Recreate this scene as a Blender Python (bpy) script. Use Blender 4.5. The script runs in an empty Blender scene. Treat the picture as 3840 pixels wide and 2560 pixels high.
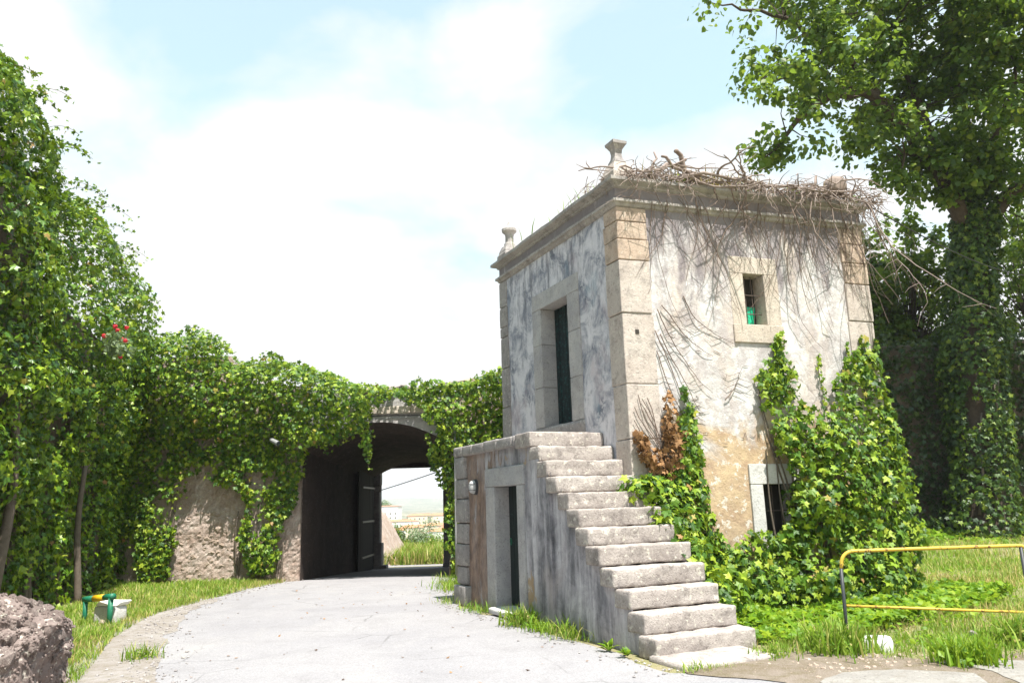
import bpy, math, random
import numpy as np
from mathutils import Matrix, Vector

random.seed(7)
RNG = np.random.default_rng(11)
SC = bpy.context.scene
COL = SC.collection

# ------------------------------------------------------------------ camera, sky, sun, exposure
PITCH, ROLL = math.radians(12.0), math.radians(1.75)
F_ = Vector((0, math.cos(PITCH), math.sin(PITCH)))
R0 = Vector((1, 0, 0)); U0 = R0.cross(F_)
R_ = math.cos(ROLL) * R0 - math.sin(ROLL) * U0
U_ = math.sin(ROLL) * R0 + math.cos(ROLL) * U0
cam = bpy.data.cameras.new('camera')
cam.lens = 26.94; cam.sensor_width = 36; cam.sensor_fit = 'HORIZONTAL'
cam.clip_start = 0.05; cam.clip_end = 9000
camo = bpy.data.objects.new('camera', cam); COL.objects.link(camo)
m = Matrix((R_, U_, -F_)).transposed().to_4x4(); m.translation = (0, 0, 1.6)
camo.matrix_world = m
SC.camera = camo

SUN_H = Vector((0.455, -0.890)); SUN_EL = math.radians(67)
SUN_DIR = Vector((SUN_H.x * math.cos(SUN_EL), SUN_H.y * math.cos(SUN_EL), math.sin(SUN_EL)))
sun = bpy.data.lights.new('sun', 'SUN'); sun.energy = 5.0; sun.angle = math.radians(0.53); sun.color = (1.0, 0.955, 0.88)
suno = bpy.data.objects.new('sun', sun); COL.objects.link(suno)
suno.rotation_euler = SUN_DIR.to_track_quat('Z', 'Y').to_euler()
suno.location = (6, -10, 25)

W_ = bpy.data.worlds.new('World'); SC.world = W_; W_.use_nodes = True
wt = W_.node_tree; wt.nodes.clear()
def wn(t, **k):
    n = wt.nodes.new(t)
    for a, b in k.items(): setattr(n, a, b)
    return n
sky = wn('ShaderNodeTexSky', sky_type='NISHITA', sun_disc=False)
sky.sun_elevation = SUN_EL; sky.sun_rotation = math.atan2(SUN_H.x, SUN_H.y)
sky.air_density = 1.0; sky.dust_density = 0.6; sky.ozone_density = 1.2
geo = wn('ShaderNodeTexCoord')
sep = wn('ShaderNodeSeparateXYZ'); wt.links.new(geo.outputs['Generated'], sep.inputs[0])
def wmath(op, a, b=None, clamp=False):
    n = wn('ShaderNodeMath', operation=op); n.use_clamp = clamp
    for i, v in enumerate((a, b)):
        if v is None: continue
        if isinstance(v, (int, float)): n.inputs[i].default_value = v
        else: wt.links.new(v, n.inputs[i])
    return n.outputs[0]
# clouds lie on a flat layer overhead: the direction is projected onto it
zc = wmath('ADD', wmath('MAXIMUM', sep.outputs[2], 0.0), 0.22)
px = wmath('ADD', wmath('DIVIDE', sep.outputs[0], zc), 0.34); py = wmath('DIVIDE', sep.outputs[1], zc)
cmb = wn('ShaderNodeCombineXYZ'); wt.links.new(px, cmb.inputs[0]); wt.links.new(py, cmb.inputs[1]); cmb.inputs[2].default_value = 31.0
nz = wn('ShaderNodeTexNoise'); nz.inputs['Scale'].default_value = 1.8; nz.inputs['Detail'].default_value = 7; nz.inputs['Roughness'].default_value = 0.52; nz.inputs['Distortion'].default_value = 0.35
wt.links.new(cmb.outputs[0], nz.inputs['Vector'])
# cover thickens towards the horizon, as a layer seen edge-on does
cover = wmath('ADD', nz.outputs['Fac'], wmath('MULTIPLY', wmath('SUBTRACT', 0.468, sep.outputs[2]), 0.8))
rmp = wn('ShaderNodeValToRGB'); wt.links.new(cover, rmp.inputs[0])
rmp.color_ramp.elements[0].position = 0.41; rmp.color_ramp.elements[0].color = (0.48, 0.48, 0.48, 1)
rmp.color_ramp.elements[1].position = 0.55; rmp.color_ramp.elements[1].color = (1, 1, 1, 1)
mixc = wn('ShaderNodeMix', data_type='RGBA')
tint = wn('ShaderNodeMix', data_type='RGBA', blend_type='MULTIPLY'); tint.inputs[0].default_value = 1.0
wt.links.new(sky.outputs[0], tint.inputs[6]); tint.inputs[7].default_value = (1.15, 1.9, 1.5, 1)
wt.links.new(rmp.outputs[0], mixc.inputs[0]); wt.links.new(tint.outputs[2], mixc.inputs[6])
mixc.inputs[7].default_value = (4.95, 5.0, 5.05, 1)
bg = wn('ShaderNodeBackground'); bg.inputs['Strength'].default_value = 0.10
wt.links.new(mixc.outputs[2], bg.inputs['Color'])
wo = wn('ShaderNodeOutputWorld'); wt.links.new(bg.outputs[0], wo.inputs['Surface'])

SC.view_settings.view_transform = 'Standard'; SC.view_settings.look = 'None'
SC.view_settings.gamma = 1.0; SC.view_settings.exposure = 1.12; SC.view_settings.use_curve_mapping = False
SC.render.engine = 'CYCLES'
SC.cycles.max_bounces = 6; SC.cycles.diffuse_bounces = 3; SC.cycles.glossy_bounces = 2
SC.cycles.transmission_bounces = 3; SC.cycles.transparent_max_bounces = 4
SC.cycles.sample_clamp_indirect = 8.0
SC.cycles.use_denoising = True

# ------------------------------------------------------------------ noise (numpy)
def _hash(ix, iy, iz, seed):
    h = (ix.astype(np.int64) * 374761393 + iy.astype(np.int64) * 668265263 + iz.astype(np.int64) * 2147483647 + seed * 974711) & 0xFFFFFFFF
    h = ((h ^ (h >> 13)) * 1274126177) & 0xFFFFFFFF
    h = ((h ^ (h >> 16)) * 2246822519) & 0xFFFFFFFF
    return ((h ^ (h >> 15)) & 0xFFFFFF) / float(0xFFFFFF)
def vnoise(x, y, z=None, seed=0):
    x = np.asarray(x, float); y = np.asarray(y, float); z = np.zeros_like(x) if z is None else np.asarray(z, float)
    x, y, z = np.broadcast_arrays(x, y, z)
    ix, iy, iz = np.floor(x), np.floor(y), np.floor(z)
    fx, fy, fz = x - ix, y - iy, z - iz
    fx = fx * fx * (3 - 2 * fx); fy = fy * fy * (3 - 2 * fy); fz = fz * fz * (3 - 2 * fz)
    r = 0
    for a in (0, 1):
        for b in (0, 1):
            for c in (0, 1):
                r = r + _hash(ix + a, iy + b, iz + c, seed) * (fx if a else 1 - fx) * (fy if b else 1 - fy) * (fz if c else 1 - fz)
    return r
def fbm(x, y, z=None, oct=4, seed=0):
    x = np.asarray(x, float); y = np.asarray(y, float); z = np.zeros_like(x) if z is None else np.asarray(z, float)
    s, a, t = 0, 0.5, 0
    for i in range(oct):
        s = s + a * vnoise(x * 2 ** i, y * 2 ** i, z * 2 ** i, seed + i * 17); t += a; a *= 0.5
    return s / t
def smooth(e0, e1, x):
    t = np.clip((np.asarray(x, float) - e0) / (e1 - e0), 0, 1); return t * t * (3 - 2 * t)
def inpoly(x, y, poly):
    x = np.asarray(x, float); y = np.asarray(y, float)
    ins = np.zeros(x.shape, bool); n = len(poly)
    for i in range(n):
        x1, y1 = poly[i]; x2, y2 = poly[(i + 1) % n]
        if y1 == y2: continue
        c = ((y1 > y) != (y2 > y)) & (x < (x2 - x1) * (y - y1) / (y2 - y1) + x1)
        ins ^= c
    return ins
def worley(x, y, seed=0):
    ix, iy = np.floor(x), np.floor(y)
    f1 = np.full(x.shape, 9.0); f2 = np.full(x.shape, 9.0)
    for a in (-1, 0, 1):
        for b in (-1, 0, 1):
            cx, cy = ix + a, iy + b; o = np.zeros_like(cx)
            d = np.hypot(cx + _hash(cx, cy, o, seed) - x, cy + _hash(cx, cy, o + 1, seed) - y)
            f2 = np.minimum(f2, np.maximum(f1, d)); f1 = np.minimum(f1, d)
    return f1, f2

# ------------------------------------------------------------------ objects
def tag(o, label=None, cat=None, group=None, kind=None):
    if label: o['label'] = label
    if cat: o['category'] = cat
    if group: o['group'] = group
    if kind: o['kind'] = kind
    return o
def thing(name, label, cat, loc=(0, 0, 0), group=None):
    o = bpy.data.objects.new(name, None); COL.objects.link(o); o.location = loc
    o.empty_display_size = 0.2
    return tag(o, label, cat, group)
def wloc(o):
    v = Vector((0, 0, 0))
    while o is not None: v += o.location; o = o.parent
    return v
def link(name, me, parent=None, loc=None):
    o = bpy.data.objects.new(name, me); COL.objects.link(o)
    if parent is not None: o.parent = parent
    if loc is not None: o.location = loc
    return o
def npmesh(name, V, F, mat, parent=None, smooth_=False, kind=None, origin=None):
    """V (n,3) world coords; F = (m,k) int array or list of tuples"""
    V = np.asarray(V, np.float32).reshape(-1, 3)
    org = np.array(wloc(parent)) if parent is not None else (np.zeros(3) if origin is None else np.array(origin))
    V = V - org.astype(np.float32)
    me = bpy.data.meshes.new(name)
    if isinstance(F, np.ndarray):
        nf, k = F.shape; loops = F.reshape(-1).astype(np.int32); starts = np.arange(0, nf * k, k, dtype=np.int32)
    else:
        lens = np.array([len(f) for f in F], np.int32); loops = np.array([i for f in F for i in f], np.int32)
        starts = np.concatenate(([0], np.cumsum(lens)[:-1])).astype(np.int32); nf = len(F)
    me.vertices.add(len(V)); me.vertices.foreach_set('co', V.reshape(-1))
    me.loops.add(len(loops)); me.loops.foreach_set('vertex_index', loops)
    me.polygons.add(nf); me.polygons.foreach_set('loop_start', starts)
    me.polygons.foreach_set('use_smooth', np.full(nf, bool(smooth_)))
    me.update(calc_edges=True)
    if mat is not None: me.materials.append(mat)
    o = link(name, me, parent)
    if parent is None and origin is not None: o.location = origin
    if kind: o['kind'] = kind
    return o
class MB:
    def __init__(s): s.v = []; s.f = []
    def add(s, V, F):
        b = len(s.v); s.v.extend([tuple(map(float, p)) for p in V]); s.f.extend([tuple(int(i) + b for i in f) for f in F]); return s
    def build(s, name, mat, parent=None, smooth_=False, kind=None, origin=None):
        return npmesh(name, np.array(s.v), s.f, mat, parent, smooth_, kind, origin)
    def tube(s, pts, rad, sides=6, cap=True):
        pts = [np.array(p, float) for p in pts]; n = len(pts)
        if np.isscalar(rad): rad = [rad] * n
        b = len(s.v); ref = None
        for i, p in enumerate(pts):
            t = pts[min(i + 1, n - 1)] - pts[max(i - 1, 0)]; t = t / (np.linalg.norm(t) + 1e-9)
            if ref is None:
                ref = np.array([0, 0, 1.0]) if abs(t[2]) < 0.9 else np.array([1.0, 0, 0])
            x = ref - t * (ref @ t); x = x / (np.linalg.norm(x) + 1e-9); ref = x; y = np.cross(t, x)
            for k in range(sides):
                a = 2 * math.pi * k / sides; s.v.append(tuple(p + rad[i] * (math.cos(a) * x + math.sin(a) * y)))
        for i in range(n - 1):
            for k in range(sides):
                k2 = (k + 1) % sides; s.f.append((b + i * sides + k, b + i * sides + k2, b + (i + 1) * sides + k2, b + (i + 1) * sides + k))
        if cap and sides > 2:
            s.f.append(tuple(b + k for k in reversed(range(sides)))); s.f.append(tuple(b + (n - 1) * sides + k for k in range(sides)))
        return s
    def stone(s, P, bev=0.012, jit=0.0):
        """P: 8 corner points, bottom 4 ccw then top 4; bevelled"""
        P = [np.array(p, float) for p in P]
        if jit: P = [p + np.array([random.uniform(-jit, jit) for _ in range(3)]) for p in P]
        nb = [(1, 3, 4), (2, 0, 5), (3, 1, 6), (0, 2, 7), (7, 5, 0), (4, 6, 1), (5, 7, 2), (6, 4, 3)]
        b = len(s.v); idx = {}
        for i in range(8):
            es = []
            for j in nb[i]:
                e = P[j] - P[i]; L = np.linalg.norm(e) + 1e-9; es.append(e / L * min(bev, L * 0.35))
            for k in range(3):   # vertex lying on the face opposite to neighbour k : inset along the other two
                o = [q for q in range(3) if q != k]
                idx[(i, nb[i][k])] = len(s.v); s.v.append(tuple(P[i] + es[o[0]] + es[o[1]]))
        faces = [(0, 3, 2, 1), (4, 5, 6, 7), (0, 1, 5, 4), (1, 2, 6, 5), (2, 3, 7, 6), (3, 0, 4, 7)]
        def vi(i, face):
            j = [q for q in nb[i] if q not in face][0]; return idx[(i, j)]
        for f in faces: s.f.append(tuple(vi(i, f) for i in f))
        done = set()
        for f in faces:
            for q in range(4):
                a, c = f[q], f[(q + 1) % 4]
                if (c, a) in done or (a, c) in done: continue
                done.add((a, c))
                g = [h for h in faces if h is not f and a in h and c in h][0]
                s.f.append((vi(c, f), vi(a, f), vi(a, g), vi(c, g)))
        for i in range(8):
            fs = [h for h in faces if i in h]
            t = [vi(i, h) for h in fs]
            c = sum(P) / 8; p0, p1, p2 = (np.array(s.v[q]) for q in t)
            if np.cross(p1 - p0, p2 - p0) @ (p0 - c) < 0: t = [t[0], t[2], t[1]]
            s.f.append(tuple(t))
        return s
class Fr:
    """wall frame: o origin, a along the wall, n outward, z up"""
    def __init__(s, o, a, n): s.o = np.array(o, float); s.a = np.array(a, float); s.n = np.array(n, float); s.z = np.array([0, 0, 1.0])
    def p(s, a, z, d=0.0):
        a, z, d = np.broadcast_arrays(np.asarray(a, float), np.asarray(z, float), np.asarray(d, float))
        return s.o + a[..., None] * s.a + d[..., None] * s.n + z[..., None] * s.z
    def box(s, a0, a1, z0, z1, d0, d1):
        return [s.p(a0, z0, d1), s.p(a1, z0, d1), s.p(a1, z0, d0), s.p(a0, z0, d0), s.p(a0, z1, d1), s.p(a1, z1, d1), s.p(a1, z1, d0), s.p(a0, z1, d0)]
def stone_part(name, corners, mat, parent, bev=0.012, jit=0.004, label=None):
    o = MB().stone(corners, bev, jit).build(name, mat, parent)
    if label: o['label'] = label
    return o
def worn(name, corners, seg, r, amp, mat, parent, seed=0, freq=6.0):
    """subdivided block with rounded worn edges; corners as in Fr.box"""
    C = np.array(corners); o = C[0]; ex, ey, ez = C[1] - C[0], C[3] - C[0], C[4] - C[0]
    L = [np.linalg.norm(e) for e in (ex, ey, ez)]; ax = [e / l for e, l in zip((ex, ey, ez), L)]
    c = o + (ex + ey + ez) / 2; h = np.array(L) / 2
    vid = {}; V = []; F = []
    def vert(i, j, k):
        if (i, j, k) not in vid: vid[(i, j, k)] = len(V); V.append([(2 * i / seg[0] - 1) * h[0], (2 * j / seg[1] - 1) * h[1], (2 * k / seg[2] - 1) * h[2]])
        return vid[(i, j, k)]
    nx, ny, nz_ = seg
    for j in range(ny):
        for k in range(nz_):
            F.append((vert(0, j, k), vert(0, j, k + 1), vert(0, j + 1, k + 1), vert(0, j + 1, k))); F.append((vert(nx, j, k), vert(nx, j + 1, k), vert(nx, j + 1, k + 1), vert(nx, j, k + 1)))
    for i in range(nx):
        for k in range(nz_):
            F.append((vert(i, 0, k), vert(i + 1, 0, k), vert(i + 1, 0, k + 1), vert(i, 0, k + 1))); F.append((vert(i, ny, k), vert(i, ny, k + 1), vert(i + 1, ny, k + 1), vert(i + 1, ny, k)))
    for i in range(nx):
        for j in range(ny):
            F.append((vert(i, j, 0), vert(i, j + 1, 0), vert(i + 1, j + 1, 0), vert(i + 1, j, 0))); F.append((vert(i, j, nz_), vert(i + 1, j, nz_), vert(i + 1, j + 1, nz_), vert(i, j + 1, nz_)))
    V = np.array(V); rr = np.minimum(r, h * 0.9)
    # squeeze the outermost interior rings towards the edge so that the rounding stays narrow
    for q in range(3):
        lim = h[q] - 2.2 * h[q] / seg[q]; inner = np.abs(np.abs(V[:, q]) - (h[q] - 2 * h[q] / seg[q])) < 1e-6
        if seg[q] >= 3: V[inner, q] = np.sign(V[inner, q]) * (h[q] - min(rr[q] * 1.3, 2 * h[q] / seg[q]))
    rv = r * (0.6 + 0.9 * vnoise(V[:, 0] * 5, V[:, 1] * 5, V[:, 2] * 5, seed + 3))[:, None]
    rv = np.minimum(rv, h * 0.9)
    q = np.clip(V, -(h - rv), h - rv); dv = V - q; ln = np.linalg.norm(dv / rv, axis=1, keepdims=True)
    V2 = np.where(ln > 1e-6, q + dv / np.maximum(ln, 1e-6) * np.minimum(ln, 1.0), V)
    nrm = V2 / (h + 1e-9); nrm = np.sign(nrm) * np.abs(nrm) ** 4; nrm /= np.linalg.norm(nrm, axis=1, keepdims=True) + 1e-9
    nn = fbm(V2[:, 0] * freq, V2[:, 1] * freq, V2[:, 2] * freq, 3, seed) - 0.5
    V2 = V2 + nrm * (nn * 2 * amp)[:, None]
    Wd = c + V2[:, :1] * ax[0] + V2[:, 1:2] * ax[1] + V2[:, 2:] * ax[2]
    return npmesh(name, Wd, F, mat, parent, r > .012)
_ico = None
def ico():
    global _ico
    if _ico is None:
        t = (1 + 5 ** .5) / 2
        v = [(-1, t, 0), (1, t, 0), (-1, -t, 0), (1, -t, 0), (0, -1, t), (0, 1, t), (0, -1, -t), (0, 1, -t), (t, 0, -1), (t, 0, 1), (-t, 0, -1), (-t, 0, 1)]
        f = [(0, 11, 5), (0, 5, 1), (0, 1, 7), (0, 7, 10), (0, 10, 11), (1, 5, 9), (5, 11, 4), (11, 10, 2), (10, 7, 6), (7, 1, 8), (3, 9, 4), (3, 4, 2), (3, 2, 6), (3, 6, 8), (3, 8, 9), (4, 9, 5), (2, 4, 11), (6, 2, 10), (8, 6, 7), (9, 8, 1)]
        v = [np.array(p) / np.linalg.norm(p) for p in v]; mid = {}; nf = []
        def md(a, b):
            k = (min(a, b), max(a, b))
            if k not in mid: p = v[a] + v[b]; mid[k] = len(v); v.append(p / np.linalg.norm(p))
            return mid[k]
        for a, b, c in f:
            ab, bc, ca = md(a, b), md(b, c), md(c, a); nf += [(a, ab, ca), (b, bc, ab), (c, ca, bc), (ab, bc, ca)]
        _ico = (np.array(v[:12]), f, np.array(v), nf)
    return _ico
def lump_shape(seed, fine=True, rough=0.35):
    a = ico(); v, f = (a[2], a[3]) if fine else (a[0], a[1])
    r = np.random.default_rng(seed); k = 6
    D = r.normal(size=(k, 3)); D /= np.linalg.norm(D, axis=1, keepdims=True); off = 0.55 + 0.3 * r.random(k)
    v = v.copy()
    for d, o in zip(D, off):      # cut flats so that it reads as broken stone
        s = v @ d; v = v - np.where(s > o, s - o, 0)[:, None] * d
    v = v * (1 + rough * (r.random((len(v), 1)) - 0.5))
    return v, f
LUMPS = []
def lump_meshes(n, mat, fine=False):
    out = []
    for i in range(n):
        v, f = lump_shape(100 + i, fine)
        me = bpy.data.meshes.new('stone'); me.from_pydata([tuple(p) for p in v], [], f); me.materials.append(mat); out.append(me)
    return out
def put(name, me, parent, loc, scale, rot=None, label=None):
    o = bpy.data.objects.new(name, me); COL.objects.link(o)
    if parent is not None: o.parent = parent; loc = Vector(loc) - wloc(parent)
    o.location = loc; o.scale = scale
    o.rotation_euler = rot if rot is not None else (random.uniform(0, 6.28), random.uniform(0, 6.28), random.uniform(0, 6.28))
    if label: o['label'] = label
    return o

# ------------------------------------------------------------------ materials
class Mat:
    def __init__(s, name, rough=0.9, spec=0.25):
        s.m = bpy.data.materials.new(name); s.m.use_nodes = True; s.t = s.m.node_tree; s.t.nodes.clear()
        s.out = s.t.nodes.new('ShaderNodeOutputMaterial'); s.b = s.t.nodes.new('ShaderNodeBsdfPrincipled')
        s.b.inputs['Roughness'].default_value = rough; s.b.inputs['Specular IOR Level'].default_value = spec
        s.t.links.new(s.b.outputs[0], s.out.inputs[0]); s.co = s.t.nodes.new('ShaderNodeTexCoord').outputs['Object']
    def set(s, sock, v):
        if hasattr(v, 'links') or isinstance(v, bpy.types.NodeSocket): s.t.links.new(v, sock)
        else: sock.default_value = v
    def vec(s, sx=1, sy=1, sz=1, off=(0, 0, 0)):
        n = s.t.nodes.new('ShaderNodeMapping'); n.inputs['Scale'].default_value = (sx, sy, sz); n.inputs['Location'].default_value = off
        s.t.links.new(s.co, n.inputs[0]); return n.outputs[0]
    def noise(s, scale, detail=5, rough=0.6, dist=0.0, vec=None, color=False):
        n = s.t.nodes.new('ShaderNodeTexNoise'); n.inputs['Scale'].default_value = scale; n.inputs['Detail'].default_value = detail
        n.inputs['Roughness'].default_value = rough; n.inputs['Distortion'].default_value = dist
        s.t.links.new(vec if vec is not None else s.co, n.inputs['Vector']); return n.outputs['Color' if color else 'Fac']
    def voro(s, scale, feature='F1', vec=None, out='Distance'):
        n = s.t.nodes.new('ShaderNodeTexVoronoi'); n.feature = feature; n.inputs['Scale'].default_value = scale
        s.t.links.new(vec if vec is not None else s.co, n.inputs['Vector']); return n.outputs[out]
    def ramp(s, fac, stops, interp='LINEAR'):
        n = s.t.nodes.new('ShaderNodeValToRGB'); s.t.links.new(fac, n.inputs[0]); cr = n.color_ramp; cr.interpolation = interp
        while len(cr.elements) < len(stops): cr.elements.new(0.5)
        for e, (p, c) in zip(cr.elements, stops):
            e.position = p; e.color = (c, c, c, 1) if isinstance(c, (int, float)) else (*c, 1)
        return n.outputs[0]
    def mix(s, fac, a, b, mode='MIX'):
        n = s.t.nodes.new('ShaderNodeMix'); n.data_type = 'RGBA'; n.blend_type = mode
        for sock, v in ((n.inputs[0], fac), (n.inputs[6], a), (n.inputs[7], b)):
            if isinstance(v, tuple) and len(v) == 3: v = (*v, 1)
            s.set(sock, v)
        return n.outputs[2]
    def math(s, op, a, b=0.0):
        n = s.t.nodes.new('ShaderNodeMath'); n.operation = op; s.set(n.inputs[0], a); s.set(n.inputs[1], b); return n.outputs[0]
    def axis(s, k, src=None):
        n = s.t.nodes.new('ShaderNodeSeparateXYZ'); s.t.links.new(src if src is not None else s.co, n.inputs[0]); return n.outputs[k]
    def bump(s, h, strength=0.5, dist=0.02, prev=None):
        n = s.t.nodes.new('ShaderNodeBump'); n.inputs['Strength'].default_value = strength; n.inputs['Distance'].default_value = dist
        s.t.links.new(h, n.inputs['Height'])
        if prev is not None: s.t.links.new(prev, n.inputs['Normal'])
        s.t.links.new(n.outputs[0], s.b.inputs['Normal']); return n.outputs[0]
    def color(s, c):
        if isinstance(c, tuple): c = (*c, 1)
        s.set(s.b.inputs['Base Color'], c); return s
    def island(s):
        g = s.t.nodes.new('ShaderNodeNewGeometry').outputs['Random Per Island']; o = s.t.nodes.new('ShaderNodeObjectInfo').outputs['Random']
        return s.math('FRACT', s.math('ADD', g, o))

def leaf_mat(name, stops, rough=0.42, spec=0.5, trans=0.3, tcol=(0.35, 0.5, 0.05)):
    M = Mat(name, rough, spec); r = M.island()
    c = M.ramp(r, stops)
    big = M.noise(0.9, 2); c = M.mix(M.math('MULTIPLY', big, 0.5), c, M.mix(1.0, c, (1.5, 1.25, 0.7), 'MULTIPLY'))
    M.color(c)
    tr = M.t.nodes.new('ShaderNodeBsdfTranslucent'); M.set(tr.inputs[0], M.mix(0.55, c, (*tcol, 1)))
    mx = M.t.nodes.new('ShaderNodeMixShader'); mx.inputs[0].default_value = trans
    M.t.links.new(M.b.outputs[0], mx.inputs[1]); M.t.links.new(tr.outputs[0], mx.inputs[2]); M.t.links.new(mx.outputs[0], M.out.inputs[0])
    return M.m
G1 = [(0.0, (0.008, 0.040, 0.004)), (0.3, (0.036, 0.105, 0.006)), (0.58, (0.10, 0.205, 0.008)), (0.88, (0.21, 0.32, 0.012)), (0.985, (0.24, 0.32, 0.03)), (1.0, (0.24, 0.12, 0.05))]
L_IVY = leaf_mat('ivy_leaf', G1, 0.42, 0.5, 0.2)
L_IVY_SUN = leaf_mat('ivy_leaf_sunlit', [(0.0, (0.014, 0.055, 0.006)), (0.36, (0.055, 0.135, 0.008)), (0.72, (0.16, 0.265, 0.012)), (0.985, (0.27, 0.35, 0.03)), (1.0, (0.26, 0.14, 0.06))], 0.52, 0.4, 0.22)  # brighter copy of the ivy leaf, sunlight put into the colour
L_TRUNK = leaf_mat('trunk_ivy_leaf', [(0.0, (0.008, 0.028, 0.005)), (0.5, (0.026, 0.068, 0.007)), (0.85, (0.07, 0.13, 0.010)), (1.0, (0.16, 0.22, 0.02))], 0.5, 0.4, 0.2)  # ivy leaf toned down, half shade with lit spots put into the colour
L_DARK = leaf_mat('ivy_leaf_shaded', [(0.0, (0.010, 0.026, 0.008)), (0.6, (0.022, 0.052, 0.011)), (1.0, (0.05, 0.09, 0.016))], 0.42, 0.45, 0.15)  # darker copy of the ivy leaf, tree shade put into the colour
L_TREE = leaf_mat('tree_leaf', [(0.0, (0.018, 0.055, 0.008)), (0.5, (0.045, 0.105, 0.010)), (0.9, (0.10, 0.165, 0.014)), (1.0, (0.20, 0.24, 0.03))], 0.46, 0.45, 0.42)
L_COVER = leaf_mat('ground_cover_leaf', [(0.0, (0.06, 0.15, 0.006)), (0.5, (0.13, 0.26, 0.008)), (1.0, (0.24, 0.34, 0.015))], 0.5, 0.35, 0.38)
L_DEAD = leaf_mat('dead_leaf', [(0.0, (0.10, 0.055, 0.028)), (0.5, (0.20, 0.115, 0.06)), (1.0, (0.33, 0.20, 0.11))], 0.8, 0.15, 0.15, (0.3, 0.15, 0.06))
L_GRASS = leaf_mat('grass_blade', [(0.0, (0.06, 0.15, 0.010)), (0.4, (0.13, 0.25, 0.018)), (0.75, (0.22, 0.31, 0.045)), (1.0, (0.42, 0.37, 0.18))], 0.6, 0.3, 0.35)
L_DRY = leaf_mat('dry_grass_blade', [(0.0, (0.15, 0.17, 0.04)), (0.4, (0.30, 0.26, 0.10)), (1.0, (0.48, 0.40, 0.20))], 0.7, 0.2, 0.3, (0.5, 0.4, 0.15))
L_GREY = leaf_mat('valerian_leaf', [(0.0, (0.10, 0.16, 0.10)), (1.0, (0.22, 0.29, 0.19))], 0.6, 0.3, 0.25)
L_RED = leaf_mat('red_petal', [(0.0, (0.45, 0.02, 0.05)), (1.0, (0.75, 0.06, 0.10))], 0.6, 0.3, 0.2, (0.8, 0.05, 0.1))

def stone_mat(name, a, b, dark=(0.10, 0.09, 0.085), pale=(0.62, 0.58, 0.5), dk=0.35, seed=0.0, lichen=0.5, tone=0.25, bumpd=0.012):
    M = Mat(name, 0.92, 0.2); v = M.vec(off=(seed, seed * 1.7, seed * 0.6))
    rnd = M.t.nodes.new('ShaderNodeObjectInfo').outputs['Random']
    c = M.mix(M.ramp(M.noise(2.3, 6, 0.62, 0.4, v), [(0.32, 0.0), (0.68, 1.0)]), a, b)
    c = M.mix(M.math('MULTIPLY', rnd, tone), c, M.mix(1.0, c, (0.72, 0.68, 0.66), 'MULTIPLY'))
    c = M.mix(M.math('MULTIPLY', M.ramp(M.noise(5.5, 7, 0.7, 0.2, v), [(0.5, 0.0), (0.68, 1.0)]), dk), c, dark)
    c = M.mix(M.math('MULTIPLY', M.ramp(M.noise(14, 4, 0.6, 0.1, v), [(0.58, 0.0), (0.66, 1.0)]), lichen), c, pale)
    c = M.mix(M.math('MULTIPLY', M.ramp(M.noise(38, 3, 0.6, 0, v), [(0.56, 0.0), (0.70, 1.0)]), 0.6), c, M.mix(1.0, c, (0.35, 0.33, 0.32), 'MULTIPLY'))
    M.color(c)
    n1 = M.bump(M.noise(24, 8, 0.72, 0, v), 0.9, bumpd)
    M.bump(M.ramp(M.noise(60, 2, 0.5, 0, v), [(0.3, 0.0), (0.42, 1.0)]), 0.5, 0.006, n1)
    return M.m
S_QUOIN = stone_mat('quoin_limestone', (0.44, 0.375, 0.335), (0.54, 0.485, 0.44), dk=0.5, lichen=0.45)
S_QUOIN_OCHRE = stone_mat('quoin_ochre_stone', (0.43, 0.325, 0.25), (0.53, 0.43, 0.35), dk=0.55, lichen=0.3, seed=3)
S_FRAME = stone_mat('frame_limestone', (0.47, 0.40, 0.335), (0.56, 0.50, 0.43), dk=0.3, lichen=0.25, seed=5)
S_FRAME_GREY = stone_mat('grey_frame_stone', (0.36, 0.35, 0.36), (0.47, 0.45, 0.44), dk=0.25, lichen=0.2, seed=8)
S_WHITE = stone_mat('whitewashed_stone', (0.52, 0.51, 0.50), (0.62, 0.61, 0.59), (0.3, 0.28, 0.25), dk=0.4, lichen=0.2, seed=6)
S_STEP = stone_mat('step_stone', (0.32, 0.28, 0.26), (0.45, 0.405, 0.375), (0.10, 0.085, 0.08), dk=0.6, lichen=0.8, seed=9, bumpd=0.016)
S_COPE = stone_mat('coping_stone', (0.27, 0.25, 0.25), (0.38, 0.35, 0.33), dk=0.5, lichen=0.45, seed=12)
S_CORN = stone_mat('cornice_stone', (0.31, 0.285, 0.27), (0.45, 0.42, 0.395), (0.09, 0.08, 0.075), dk=0.55, lichen=0.3, seed=14)
S_RUBBLE = stone_mat('rubble_stone', (0.38, 0.29, 0.23), (0.50, 0.41, 0.34), (0.12, 0.09, 0.07), dk=0.35, lichen=0.3, seed=16, tone=0.8)
S_GREYRUB = stone_mat('grey_rubble_stone', (0.28, 0.25, 0.24), (0.40, 0.36, 0.34), dk=0.4, lichen=0.4, seed=18, tone=0.8)
S_PINK = stone_mat('conglomerate_stone', (0.17, 0.128, 0.118), (0.30, 0.245, 0.225), (0.045, 0.032, 0.03), dk=0.6, lichen=0.7, seed=20, tone=1.0)
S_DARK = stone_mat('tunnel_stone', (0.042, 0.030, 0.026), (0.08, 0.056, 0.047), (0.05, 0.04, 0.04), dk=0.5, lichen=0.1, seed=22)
S_MOSS = stone_mat('mossy_wall_stone', (0.13, 0.10, 0.08), (0.22, 0.17, 0.13), (0.04, 0.045, 0.03), dk=0.6, lichen=0.1, seed=24)

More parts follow.
